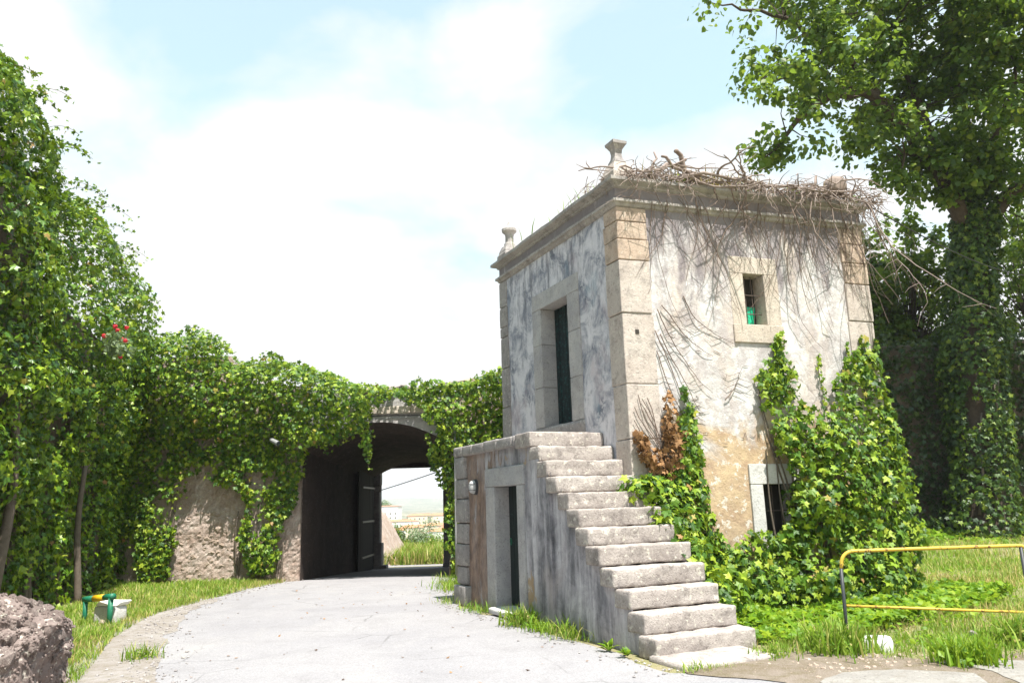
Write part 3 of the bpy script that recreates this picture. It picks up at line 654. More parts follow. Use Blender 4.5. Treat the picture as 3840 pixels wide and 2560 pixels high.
def wall_grid(name, fr, aa, zz, keep, amp, mat, parent, d0=0.0, seed=0, freq=1.3, fine=0.3):
    Aa, Zz = np.meshgrid(aa, zz); d = d0 + amp * 2 * (fbm(Aa * freq, Zz * freq, oct=4, seed=seed) - .5) + amp * fine * (vnoise(Aa * 9, Zz * 9, seed=seed + 5) - .5)
    Vt = fr.p(Aa, Zz, d).reshape(-1, 3); na, nz_ = len(aa), len(zz); ii = np.arange(na * nz_).reshape(nz_, na)
    Fc = np.stack([ii[:-1, :-1], ii[:-1, 1:], ii[1:, 1:], ii[1:, :-1]], -1)
    ca = (aa[:-1] + aa[1:]) / 2; cz = (zz[:-1] + zz[1:]) / 2; CA, CZ = np.meshgrid(ca, cz); Fc = Fc[keep(CA, CZ)]
    if np.dot(np.cross(fr.a, fr.z), fr.n) < 0: Fc = Fc[:, ::-1]
    return npmesh(name, Vt, Fc.reshape(-1, 4), mat, parent, True)
def outside(*rects):
    def k(a, z):
        r = np.ones(a.shape, bool)
        for (a0, a1, z0, z1) in rects: r &= ~((a > a0) & (a < a1) & (z > z0) & (z < z1))
        return r
    return k

# ------------------------------------------------------------------ the guard tower
tower = thing('guard_tower', 'square two storey stone guard house with peeling plaster and dead vine on its roof', 'guard house', tuple(A))
DO = (3.93, 4.90, 2.86, 4.93)          # upper door opening
WO = (2.07, 2.44, 4.16, 4.97)          # upper window
LO = (2.06, 2.62, 0.75, 1.78)          # lower window
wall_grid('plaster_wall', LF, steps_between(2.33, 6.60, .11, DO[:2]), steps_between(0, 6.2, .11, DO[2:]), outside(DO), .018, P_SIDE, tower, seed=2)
wall_grid('plaster_wall', FF, steps_between(0, TW, .10, WO[:2] + LO[:2]), steps_between(0, 6.2, .10, WO[2:] + LO[2:]), outside(WO, LO), .009, P_FRONT, tower, seed=4)
for p, q, nm in ((B_, C_, 'back_wall'), (C_, D_, 'back_wall')):
    MB().add([p, q, q + [0, 0, 6.2], p + [0, 0, 6.2]], [(0, 1, 2, 3)]).build(nm, P_FRONT, tower)
MB().add([p + np.array([0, 0, 6.27]) for p in plan_off(-.02)], [(0, 1, 2, 3)]).build('flat_roof', S_CORN, tower)
MB().add([p + np.array([0, 0, 2.8]) for p in plan_off(-.3)], [(0, 1, 2, 3)]).build('upper_floor', M_BLACK, tower)
def sweep(name, prof, mat, seg=16):
    """moulding round the tower: profile (outward, z); small wear along its length"""
    rings = []
    for d, z in prof:
        P4 = plan_off(d); ring = []
        for i in range(4):
            for k in range(seg):
                p = P4[i] + (P4[(i + 1) % 4] - P4[i]) * k / seg; j = np.array([0, 0, 0.014 * (vnoise(p[0] * 3, p[1] * 3, z * 4, 8) - .5) * 2])
                ring.append(p + np.array([0, 0, z]) + j)
        rings.append(ring)
    n = seg * 4; Vv = np.array(rings).reshape(-1, 3); Ff = []
    for r in range(len(prof) - 1):
        for k in range(n): Ff.append((r * n + k, r * n + (k + 1) % n, (r + 1) * n + (k + 1) % n, (r + 1) * n + k))
    return npmesh(name, Vv, Ff, mat, tower)
sweep('string_course', [(0.0, 5.86), (0.035, 5.88), (0.05, 5.915), (0.085, 5.935), (0.085, 5.975), (0.02, 5.995), (0.015, 6.0)], S_CORN)
sweep('frieze', [(0.022, 5.99), (0.022, 6.16)], P_FRONT)
sweep('cornice', [(0.02, 6.15), (0.05, 6.165), (0.06, 6.195), (0.115, 6.215), (0.15, 6.235), (0.15, 6.285), (0.12, 6.30), (-0.25, 6.33), (-0.3, 6.27)], S_CORN)
# corner stones
def quoins(corner, e1, l1, e2, l2, zs, mats, proud=0.028):
    P4 = plan_off(proud); oc = P4[corner]
    for i, (z0, z1) in enumerate(zip(zs[:-1], zs[1:])):
        k1 = l1 * (1 + random.uniform(-.03, .05)); k2 = l2 * (1 + random.uniform(-.05, .05)); g = 0.007
        pr = random.uniform(-.008, .008); o2 = oc - (e1 + e2) * pr
        b = [o2, o2 + e1 * k1, o2 + e1 * k1 + e2 * k2 * .0 + e2 * k2, o2 + e2 * k2]
        P = [p + np.array([0, 0, z0 + g]) for p in b] + [p + np.array([0, 0, z1 - g]) for p in b]
        worn('quoin_stone', [P[0], P[1], P[2], P[3], P[4], P[5], P[6], P[7]], (8, 8, 6), .010, .007, mats[i % len(mats)] if not callable(mats) else mats(z0), tower, seed=corner * 31 + i)
quoins(0, W, .50, V, .38, [0.0, .8, 1.6, 2.44, 3.215, 4.245, 5.04, 5.365, 5.64, 5.865], lambda z: S_QUOIN_OCHRE if z > 5.0 else S_QUOIN)
quoins(1, V, .45, -W, .48, [0.0, .7, 1.5, 2.3, 3.05, 3.78, 4.3, 4.92, 5.27, 5.6, 5.865], lambda z: S_QUOIN_OCHRE if z > 4.85 else S_QUOIN)
quoins(3, -V, .32, W, .45, [0.0, 2.6, 3.4, 4.15, 4.75, 4.95, 5.35, 5.865], [S_COPE])
# thin dark plate stands for the shade in a square putlog hole
stone_part('putlog_hole_shade', FF.box(.165, .225, 3.94, 4.00, .0285, .034), M_BLACK, tower, .002, 0)
# upper door
def frame_stones(fr, op, wl, wr, hl, parent, mat, depth, proud=.022, sill=None, joints=(), mats=None):
    a0, a1, z0, z1 = op
    stone_part('lintel', fr.box(a0 - wl, a1 + wr, z1, z1 + hl, -depth, proud), mat, parent, .006, .003)
    for nm, (x0, x1) in (('jamb', (a0 - wl, a0)), ('jamb', (a1, a1 + wr))):
        zz = [z0 if sill is None else z0] + list(joints) + [z1]
        for q0, q1 in zip(zz[:-1], zz[1:]):
            worn('jamb_stone', fr.box(x0, x1, q0 + .003, q1 - .003, -depth, proud), (4, 4, 8), .006, .004, mat, parent, seed=int(x0 * 91 + q0 * 17))
    if sill: stone_part('sill', fr.box(a0 - sill[0], a1 + sill[1], z0 - sill[2], z0, -depth, proud + sill[3]), mat, parent, .008, .003)
frame_stones(LF, DO, .37, .33, .29, tower, S_FRAME_GREY, .30, joints=(3.55, 4.3))
worn('threshold', LF.box(3.55, 5.24, 2.60, 2.86, -.34, .06), (14, 5, 4), .05, .02, S_COPE, tower, seed=77, freq=2.2)
door = MB().stone(LF.box(3.93, 4.90, 2.86, 4.93, -.285, -.27), .003).build('door', M_DOOR, tower); door['label'] = 'dark green plank door above the stair'
for i in range(7):
    s0 = 3.935 + i * .137
    stone_part('door_plank', LF.box(s0, s0 + .128, 2.875, 4.92, -.268, -.248 + random.uniform(-.004, .004)), M_DOOR, door, .006, .002)
MB().tube([LF.p(4.35, 3.9, -.23), LF.p(4.35, 3.9, -.205)], .02, 8).build('handle', M_IRON, door)
# upper window with bars, lower window
def window(fr, op, bars_v, bars_h, dep, mat=M_IRON):
    a0, a1, z0, z1 = op
    w = MB().stone(fr.box(a0 - .04, a1 + .04, z0 - .04, z1 + .04, -dep - .02, -dep), .002).build('window', M_BLACK, tower)
    for a in bars_v: MB().tube([fr.p(a, z0 - .02, -dep + .13), fr.p(a, z1 + .02, -dep + .13)], .008, 6).build('bar', mat, w)
    for z in bars_h: MB().tube([fr.p(a0 - .02, z, -dep + .148), fr.p(a1 + .02, z, -dep + .148)], .009, 6).build('bar', mat, w)
    return w
frame_stones(FF, WO, .24, .26, .27, tower, S_FRAME, .30, .010, (.25, .27, .28, .022))
window(FF, WO, (2.19, 2.31), (4.36, 4.66), .27)
frame_stones(FF, LO, .21, .2, .29, tower, S_WHITE, .34, .035)
window(FF, LO, (2.2, 2.34, 2.48), (1.05, 1.40), .3)
# finials on the corner pedestals
def lathe(name, c, prof, sides, mat, parent, rot=0.0, seed=0):
    Vv = []; Ff = []
    for r, z in prof:
        for k in range(sides):
            an = 2 * math.pi * (k + .5) / sides + rot; q = r * (math.sqrt(2) if sides == 4 else 1) * (1 + .05 * (random.random() - .5))
            Vv.append((c[0] + q * math.cos(an), c[1] + q * math.sin(an), z + random.uniform(-.004, .004)))
    n = len(prof)
    for r in range(n - 1):
        for k in range(sides): Ff.append((r * sides + k, r * sides + (k + 1) % sides, (r + 1) * sides + (k + 1) % sides, (r + 1) * sides + k))
    Ff.append(tuple((n - 1) * sides + k for k in range(sides))); Ff.append(tuple(reversed(range(sides))))
    return npmesh(name, Vv, Ff, mat, parent)
rotV = math.atan2(V[1], V[0])
pin = plan_off(-.14)
for ci, kind in ((0, 4), (3, 12)):
    c = pin[ci]
    ped = lathe('pedestal', c, [(.19, 6.28), (.19, 6.42), (.17, 6.45), (.16, 6.50), (.12, 6.60)], 4, S_QUOIN if ci == 0 else S_COPE, tower, rotV)
    if ci == 0: pr = [(.13, 6.595), (.14, 6.64), (.125, 6.66), (.095, 6.72), (.085, 6.80), (.10, 6.88), (.145, 6.945), (.17, 6.965), (.172, 7.02), (.15, 7.035)]
    else: pr = [(.13, 6.595), (.125, 6.65), (.10, 6.68), (.095, 6.80), (.11, 6.86), (.175, 6.91), (.175, 6.96), (.13, 7.0), (.05, 7.04), (.02, 7.11)]
    pr = [(r * (.70 if ci == 0 else .86), 6.595 + (z - 6.595) * (.86 if ci == 0 else 1)) for r, z in pr]
    lathe('finial', c, pr, 4 if ci == 0 else 12, S_COPE if ci == 0 else S_CORN, tower, rotV)

# ------------------------------------------------------------------ the outside stair
RUN, RISE, S0 = .257, .2168, .20
stair = thing('stone_staircase', 'worn outside stone stair rising to the landing of the guard house door', 'staircase', tuple(O))
NST = 11
for i in range(NST):
    s = S0 + i * RUN; z1 = RISE * (i + 1)
    u0 = random.uniform(-.035, .03); u1 = 1.245 + random.uniform(-.02, .03)
    if s > 2.2: u1 = 1.21
    worn('step', SF.box(s + random.uniform(-.012, .012), s + RUN + .07, z1 - .214 + random.uniform(-.006, .006), z1 + random.uniform(-.010, .006), -u1, -u0), (8, 26, 6), .017, .017, S_STEP, stair, seed=200 + i, freq=7.0)
worn('step', SF.box(S0 + NST * RUN, S0 + NST * RUN + .5, 2.6 - .21, 2.6, -1.21, .0), (10, 22, 5), .014, .010, S_STEP, stair, seed=240)
worn('footing_slab', SF.box(-.34, S0 + .1, -.06, .06, -1.06, .06), (8, 16, 3), .03, .02, S_STEP, stair, seed=250, freq=2)
sk = [S0 + i * RUN for i in range(NST + 1)]
def under(a, z):
    k = np.clip(np.floor((a - S0) / RUN), -1, NST - 1) + 1
    top = np.where(a > S0 + NST * RUN, 2.45, k * RISE - .16)
    return (z < top) & ~((a > 3.57) & (a < 4.40) & (z > .05) & (z < 1.88))
zb = sorted(set([round(RISE * i - .16, 4) for i in range(1, NST + 1)] + [.05, 1.88]))
wall_grid('side_wall', SF, steps_between(S0, 6.0, .09, sk + [3.57, 4.40]), steps_between(-.02, 2.45, .09, zb), under, .02, P_STAIR, stair, d0=-.055, seed=31)
for a0, a1, zt in ((6.0, 6.0, 2.45),):
    MB().add([SF.p(6.0, 0, -.055), SF.p(6.0, 0, -1.22), SF.p(6.0, zt, -1.22), SF.p(6.0, zt, -.055)], [(0, 1, 2, 3)]).build('end_wall', P_STAIR, stair)
RF = Fr(O + UX * 1.19, V, UX)
wall_grid('side_wall', RF, steps_between(S0, 2.4, .1, sk), steps_between(-.02, 2.45, .1, zb), under, .015, P_STAIR, stair, seed=35)
# pier of stones at the far end, pilaster strip beside the door, coping of the landing
zz = [0, .32, .62, .98, 1.32, 1.72, 2.05, 2.43]
for i in range(len(zz) - 1):
    dd = .07 if i == 0 else .012
    worn('pier_stone', SF.box(5.58 - (.06 if i == 0 else 0) + random.uniform(-.03, .03), 6.03, zz[i] + .005, zz[i + 1] - .005, -.4, dd + random.uniform(-.008, .008)), (4, 4, 4), .02, .008, S_COPE, stair, seed=300 + i)
wall_grid('pilaster', SF, steps_between(2.52, 3.06, .09, sk), steps_between(-.02, 2.2, .1, zb), under, .012, P_STAIR, stair, d0=-.012, seed=41)
for a_, zt in ((2.52, 1.93), (3.06, 2.36)):
    MB().add([SF.p(a_, 0, -.012), SF.p(a_, 0, -.08), SF.p(a_, zt, -.08), SF.p(a_, zt, -.012)], [(0, 1, 2, 3)]).build('pilaster_edge', P_STAIR, stair)
ss = [3.06, 3.62, 4.18, 4.72, 5.22, 5.66, 6.06]
for i in range(len(ss) - 1):
    worn('coping_stone', SF.box(ss[i] + .004 if i else 3.55, ss[i + 1] - .004, 2.43, 2.595 + random.uniform(-.008, .006), -.46, .02 + random.uniform(-.012, .012)), (7, 5, 4), .02, .008, S_COPE, stair, seed=320 + i)
stone_part('landing_slab', SF.box(3.5, 6.06, 2.43, 2.588, -1.21, -.45), S_STEP, stair, .01, .002)
stone_part('lintel', SF.box(3.33, 4.76, 1.88, 2.16, -.30, -.018), S_FRAME_GREY, stair, .012, .003)
for x0, x1 in ((3.35, 3.57), (4.40, 4.74)):
    worn('jamb_stone', SF.box(x0, x1, -.02, 1.876, -.30, -.018), (4, 4, 12), .012, .004, S_FRAME_GREY, stair, seed=int(x0 * 50))
d2 = MB().stone(SF.box(3.57, 4.40, .1, 1.88, -.30, -.285), .003).build('door', M_DOOR2, stair); d2['label'] = 'black green cellar door in the stair block'
for i in range(5):
    s0 = 3.575 + i * .165
    stone_part('door_plank', SF.box(s0, s0 + .158, .11, 1.875, -.283, -.265 + random.uniform(-.004, .004)), M_DOOR2, d2, .006, .002)
ring = [SF.p(4.33 + .03 * math.cos(t), 1.05 + .05 * math.sin(t), -.255) for t in np.linspace(0, 6.28, 13)]
MB().tube(ring, .006, 5).build('handle', M_GREEN, d2)
ds = worn('door_slab', SF.box(3.40, 4.36, .03, .115, -.30, .13), (10, 5, 3), .02, .012, S_WHITE, None, seed=61, freq=2)
tag(ds, 'white painted slab lying as doorstep before the cellar door', 'doorstep')
# bulkhead lamp on the block
lamp = thing('wall_lamp', 'small oval white bulkhead lamp on the wall left of the cellar door', 'lamp', tuple(SF.p(5.2, 1.9, -.05)))
def disc(c, fr, ra, rz, d0, d1, n=16, dome=0.0):
    Vv = []; Ff = []; rings = [(1.0, d0), (1.0, d1)] + ([(.85, d1 + dome * .6), (.5, d1 + dome * .95), (.05, d1 + dome)] if dome else [(.05, d1)])
    for k, d in rings:
        for i in range(n): t = 2 * math.pi * i / n; Vv.append(fr.p(c[0] + ra * k * math.cos(t), c[1] + rz * k * math.sin(t), d))
    for r in range(len(rings) - 1):
        for i in range(n): Ff.append((r * n + i, r * n + (i + 1) % n, (r + 1) * n + (i + 1) % n, (r + 1) * n + i))
    Ff.append(tuple((len(rings) - 1) * n + i for i in range(n))); return Vv, Ff
MB().add(*disc((5.2, 1.9), SF, .085, .125, -.07, -.01)).build('base', M_LAMPDARK, lamp)
MB().add(*disc((5.2, 1.9), SF, .07, .11, -.012, .01, dome=.07)).build('shade', M_LAMPWHITE, lamp, True)
for zq in (1.85, 1.95):
    MB().tube([SF.p(5.2 + .075 * math.cos(t), zq, .0 + .09 * math.sin(t)) for t in np.linspace(0, math.pi, 9)], .005, 4).build('guard_bar', M_LAMPDARK, lamp)
# green plastic in the upper window
gp = []
na, nz_ = 12, 16
AA, ZZ = np.meshgrid(np.linspace(2.075, 2.40, na), np.linspace(4.165, 4.50, nz_))
dd = -.215 + .06 * (fbm(AA * 9, ZZ * 7, oct=3, seed=50) - .5) + .05 * np.sin(AA * 28) * smooth(4.5, 4.2, ZZ)
ii = np.arange(na * nz_).reshape(nz_, na)
ps = npmesh('plastic_sheet', FF.p(AA, ZZ, dd).reshape(-1, 3), np.stack([ii[:-1, :-1], ii[:-1, 1:], ii[1:, 1:], ii[1:, :-1]], -1).reshape(-1, 4), M_PLASTICGREEN, None, True)
tag(ps, 'crumpled bright green plastic sheet stuffed behind the upper window bars', 'plastic sheet')

# ------------------------------------------------------------------ the gate wall and its passage
GA = np.array([1, -.065, 0.0]); GA /= np.linalg.norm(GA); GN = np.array([GA[1], -GA[0], 0]); GF = Fr((-5.3, 18.72, 0), GA, GN)
gate = thing('fortress_gate_wall', 'ivy hung rubble fortress wall pierced by a low arched gate passage', 'fortress wall', (-5.3, 18.72, 0))
A0, A1, AR, ZSP = .15, 3.75, 3.0, .65
def zlow(a): return np.where((a > A0 - 1e-6) & (a < A1 + 1e-6), ZSP + np.sqrt(np.maximum(AR ** 2 - (a - 1.95) ** 2, 0)), -.05)
def ztop(a): return np.interp(a, [-6, -1.75, -1.45, 0.3, 2.0, 3.6, 5.5, 14], [5.5, 5.45, 4.75, 4.55, 4.35, 4.3, 4.5, 4.6])
def column_wall(name, fr, cols, zl, zt, nz, disp, mat, flip=False):
    Vv = []; na = len(cols)
    a = np.array(cols); lo, hi = zl(a), zt(a); t = np.linspace(0, 1, nz)
    Aa = np.repeat(a[:, None], nz, 1); Zz = lo[:, None] + (hi - lo)[:, None] * t[None]
    P = fr.p(Aa, Zz, disp(Aa, Zz)); ii = np.arange(na * nz).reshape(na, nz)
    Fc = np.stack([ii[:-1, :-1], ii[1:, :-1], ii[1:, 1:], ii[:-1, 1:]], -1).reshape(-1, 4)
    if flip: Fc = Fc[:, ::-1]
    return npmesh(name, P.reshape(-1, 3), Fc, mat, gate, False)
def rub(a, z):
    f1, f2 = worley(a * 4.2 + .5 * fbm(a * 3, z * 3, seed=2), z * 5.2, 5); g1, g2 = worley(a * 11, z * 12, 9)
    return .016 * smooth(.02, .25, f2 - f1) + .014 * smooth(0, .3, g2 - g1) + .10 * (fbm(a * 1.1, z * 1.1, seed=6) - .5) - .03
M_RUBWALL = stone_mat('rubble_wall_face', (0.36, 0.265, 0.215), (0.50, 0.42, 0.375), (0.15, 0.105, 0.08), dk=0.5, lichen=0.5, seed=26, bumpd=0.03)
for nm, cols, nzv in (('wall_face', np.arange(-5.0, A0 + .01 - .0499, .05), 90), ('spandrel', np.linspace(A0, A1, 60), 26), ('wall_face', np.arange(A1, 12.5, .12), 44)):
    sp = nm == 'spandrel'
    column_wall(nm, GF, list(cols) + ([] if sp or cols[0] > 0 else [A0]), (lambda a: zlow(a)) if sp else (lambda a: np.full(a.shape, -.05)), ztop, nzv, (lambda a, z: .3 * rub(a, z)) if sp else rub, S_FRAME_GREY if sp else M_RUBWALL)
BF = Fr((-5.3, 28.25, 0), np.array([1, 0, 0.]), np.array([0, 1, 0.]))
def zl2(a): return np.where((a > .42 - .001) & (a < 2.701), 3.01, -.8)
column_wall('wall_back', BF, sorted(list(np.arange(-5, 12.6, .4)) + [.415, .42, 2.70, 2.705]), zl2, lambda a: ztop(a), 4, lambda a, z: 0 * a, M_RUBWALL, True)
ca = np.arange(-5, 12.6, .35); zt_ = ztop(ca) + .06 * (vnoise(ca * 2, ca * 0, seed=4) - .5)
Pf, Pb = GF.p(ca, zt_, .02), BF.p(ca, zt_, 0); n = len(ca)
npmesh('wall_top', np.concatenate([Pf, Pb]), [(i, i + 1, n + i + 1, n + i) for i in range(n - 1)], S_GREYRUB, gate)
# passage: front outline lofted back to the inner face of the gate opening
t = np.linspace(A0, A1, 25); fo = [(A0, 0), (A0, 1.0), (A0, 2.0)] + [(a, float(zlow(np.array([a]))[0])) for a in t] + [(A1, 2.0), (A1, 1.0), (A1, 0)]
front = [GF.p(a, z, .0) for a, z in fo]
def backpt(a, z): f = (a - A0) / (A1 - A0); return np.array([-5.22 + f * 3.55, 27.8, z * 1.02 - .55])
Ns = 22; Vv = []
for q in range(Ns):
    f = q / (Ns - 1)
    for (a, z), p in zip(fo, front): Vv.append(p * (1 - f) + backpt(a, z) * f)
m_ = len(fo); Ff = [(q * m_ + k, q * m_ + k + 1, (q + 1) * m_ + k + 1, (q + 1) * m_ + k) for q in range(Ns - 1) for k in range(m_ - 1)]
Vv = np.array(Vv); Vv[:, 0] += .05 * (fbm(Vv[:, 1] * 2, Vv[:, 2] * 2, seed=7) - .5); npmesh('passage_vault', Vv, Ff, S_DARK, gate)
IF = Fr((0, 27.8, 0), np.array([1, 0, 0.]), np.array([0, -1, 0.]))
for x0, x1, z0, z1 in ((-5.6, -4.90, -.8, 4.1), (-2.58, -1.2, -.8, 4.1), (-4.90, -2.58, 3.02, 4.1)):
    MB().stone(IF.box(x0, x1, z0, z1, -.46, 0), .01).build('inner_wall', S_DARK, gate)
jz = [-.6, -.33, .42, 1.25, 2.18, 2.42, 3.0]; jw = [.26, .09, .02, .01, -.04, .03]
for i in range(6):
    worn('jamb_stone', IF.box(-5.15, -4.88 + jw[i], jz[i], jz[i + 1] - .004, -.40, .05 + (.05 if i == 0 else 0)), (4, 4, 4), .02, .012, S_COPE, gate, seed=400 + i)
    worn('jamb_stone', IF.box(-2.605 - (.05 if i == 0 else random.uniform(0, .02)), -2.3, jz[i], jz[i + 1] - .004, -.40, .04), (4, 4, 4), .02, .012, S_FRAME_GREY, gate, seed=420 + i)
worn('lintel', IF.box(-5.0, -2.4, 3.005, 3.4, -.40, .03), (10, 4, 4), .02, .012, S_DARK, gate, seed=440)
# ledge stones above the arch
for x0, x1 in ((1.25, 2.0), (2.005, 2.8), (2.805, 3.6)):
    stone_part('ledge_stone', GF.box(x0, x1, 3.84, 4.02, -.1, .06), S_FRAME, gate, .015, .008)
# open gate leaf folded against the passage wall
LFd = np.array([-5.12, 27.6, 0]) - np.array([-5.14, 25.0, 0]); ll = np.linalg.norm(LFd); LFd /= ll
DF = Fr(np.array([-5.14, 25.0, -.5]) + .04 * np.array([LFd[1], -LFd[0], 0]), LFd, np.array([LFd[1], -LFd[0], 0]))
leafo = thing('gate_leaf', 'dark plank gate leaf standing open against the passage wall', 'gate', tuple(DF.p(0, 0)))
for i in range(9):
    x0 = .02 + i * (ll - .04) / 9; stone_part('plank', DF.box(x0, x0 + (ll - .04) / 9 - .008, 0.02, 3.4, 0, .05 + random.uniform(-.004, .004)), M_WOOD, leafo, .006, .002)
for z in (.05, .56, 1.69, 2.80):
    stone_part('rail', DF.box(.5, ll - .03, z - .03, z + .03, .05, .09), M_IRONPALE, leafo, .006, .002)
# exposed rubble in the bare patch of the face and along the broken top
LUMPS = lump_meshes(9, S_RUBBLE); LUMPG = lump_meshes(9, S_GREYRUB)
k = 0
for q in range(900):
    x, z = random.uniform(-8.2, -6.4), random.uniform(.05, 2.45)
    if q > 700: x, z = random.uniform(-5.8, -5.1), random.uniform(.05, 1.5)
    s = random.uniform(.03, .085)
    if k >= 120: break
    a = (x + 5.3) / GA[0]
    put('rubble_stone', random.choice(LUMPS), gate, GF.p(a, z, float(rub(np.array([a]), np.array([z]))[0]) - s * .25), (s * random.uniform(.9, 1.6), s * .62, s * random.uniform(.6, .9)), (random.uniform(-.3, .3), random.uniform(-.5, .5), random.uniform(-.3, .3))); k += 1
for q in range(70):
    a = random.uniform(1.4, 5.3); s = random.uniform(.07, .19)
    zt1 = float(ztop(np.array([a]))[0]) + np.interp(a, [1.4, 2.2, 3.2, 3.9, 4.3, 4.6, 5.3], [.02, .08, .20, .26, .10, .30, .32]) * random.random()
    put('parapet_stone', random.choice(LUMPG if q % 3 else LUMPS), gate, GF.p(a, zt1 + s * .2, random.uniform(-.25, .05)), (s * 1.5, s, s * random.uniform(.5, .8)), (random.uniform(-.25, .25), random.uniform(-.25, .25), random.uniform(0, 6)))
# cables under the ledge, conduit, flood lamp
for dz in (0, .055):
    c = MB().tube([GF.p(a, 3.73 + dz + .012 * math.sin(a * 3 + dz * 30), .09) for a in np.linspace(1.6, 3.5, 14)], .013, 6).build('wall_cable', M_PIPE if dz == 0 else M_WIRE, None)
    tag(c, ('upper black' if dz else 'lower pale') + ' cable clipped along the stone band over the arch', 'cable')
cd = MB().tube([GF.p(a, z, .42) for a, z in ((3.62, 3.70), (3.74, 3.70), (3.84, 3.64), (3.90, 3.52), (3.92, 3.36), (3.925, 3.1), (3.925, 2.2), (3.92, 1.0), (3.92, .05))], .024, 8).build('conduit', M_PIPE, None, True)
tag(cd, 'bent grey conduit pipe standing in the ivy right of the arch', 'pipe')
fl = thing('flood_lamp', 'small grey tube lamp poking out of the ivy left of the arch', 'lamp', tuple(GF.p(-.35, 3.2, .45)))
MB().tube([GF.p(-.46, 3.28, .45), GF.p(-.44, 3.27, .55), GF.p(-.22, 3.17, .72), GF.p(-.20, 3.16, .73)], [.04, .05, .058, .058], 10).build('housing', M_PIPE, fl, False)
MB().tube([GF.p(-.46, 3.28, .0), GF.p(-.46, 3.28, .47)], .02, 6).build('bracket', M_IRON, fl)
MB().tube([GF.p(-.205, 3.163, .728), GF.p(-.19, 3.156, .738)], .050, 10).build('lens', M_GLASSDARK, fl)
# ------------------------------------------------------------------ ivy on the long left wall
rng = np.random.default_rng(5)
LA = np.array([-.2425, .970, 0]); LA /= np.linalg.norm(LA); LN = np.array([LA[1], -LA[0], 0]); LWF = Fr((-6.85, 7.0, 0), LA, LN)
lwall = thing('rampart_wall', 'tall rampart wall almost buried under hanging ivy on the left', 'rampart', (-6.85, 7.0, 0))
ga_, gz_ = np.arange(-3, 14.3, .16), np.arange(-.05, 8.3, .16)
wall_grid('wall_face', LWF, ga_, gz_, lambda a, z: z < np.where(a < 6.1, 7.4, 5.5), .10, S_MOSS, lwall, seed=60, freq=.9, fine=.6)
for q0, q1, zt in ((-3, 6.1, 7.4), (6.1, 14.2, 5.5)):
    MB().add([LWF.p(q0, zt), LWF.p(q1, zt), LWF.p(q1, zt, -3), LWF.p(q0, zt, -3), LWF.p(q1, -.1), LWF.p(q1, -.1, -3)], [(0, 1, 2, 3), (1, 4, 5, 2)]).build('wall_top', S_MOSS, lwall)
def ltop(a): return np.interp(a, [-3, 4, 5.0, 5.8, 6.15, 6.5, 7.2, 8, 9, 10, 11, 12, 13, 14.2], [8.4, 8.4, 8.3, 8.05, 7.6, 7.4, 7.7, 7.9, 7.85, 7.6, 7.15, 6.5, 5.9, 5.9])
def lbulge(a, z):
    env = np.interp(a, [-3, 4, 5.6, 6.1, 6.6, 7.6, 10, 11.5, 13.4], [.45, .45, .42, .25, .22, .7, .95, .85, .35])
    drape = fbm(a / .55, z / 1.5, oct=3, seed=71) - .5; clump = fbm(a / .9 + 9, z / .75, oct=3, seed=73) - .42
    lowz = smooth(np.where(a > 6.3, 2.0, .2), np.where(a > 6.3, 5.4, 3.2), z); top = 1 - .75 * smooth(-1.1, .1, z - ltop(a))
    return np.clip((env * (.45 + .6 * lowz) + .75 * drape + .85 * clump * lowz) * top, .05, np.interp(a, [10, 12, 13], [1.4, 1.1, .6]))
def lmask(a, z):
    topc = 1.0 * (z < ltop(a) + .35 * (fbm(a * 2.2, a * 0, seed=75) - .5))
    hole = 1 - .96 * smooth(.56, .64, fbm(a / .7 + 3, z / 1.1, oct=3, seed=77)) * smooth(1.5, 3.0, z)
    low = np.where(z < 3.0, smooth(.38, .52, fbm(a / .42, z / 2.6, oct=3, seed=79) + .30 * smooth(.6, 3.0, z)), 1.0)
    return topc * hole * low
def ltopcloud(n, a0, a1):
    a = rng.uniform(a0, a1, n); d = rng.uniform(-1.2, .4, n); bump_ = fbm(a * 1.6, d * 1.6, oct=3, seed=81)
    z = ltop(a) + .55 * (bump_ - .45) - .25 * rng.random(n) ** 2 - .5 * smooth(.1, .5, d)
    N = np.array([0, 0, 1.0]) + LN * .35 + rng.normal(size=(n, 3)) * .5; T = LN * .5 + np.array([0, 0, -.6]) + rng.normal(size=(n, 3)) * .6
    return LWF.p(a, z, d), N, T, .092 * (.6 + .7 * rng.random(n)), np.ones(n)
ORG = LWF.p(2.0, 0, .3)
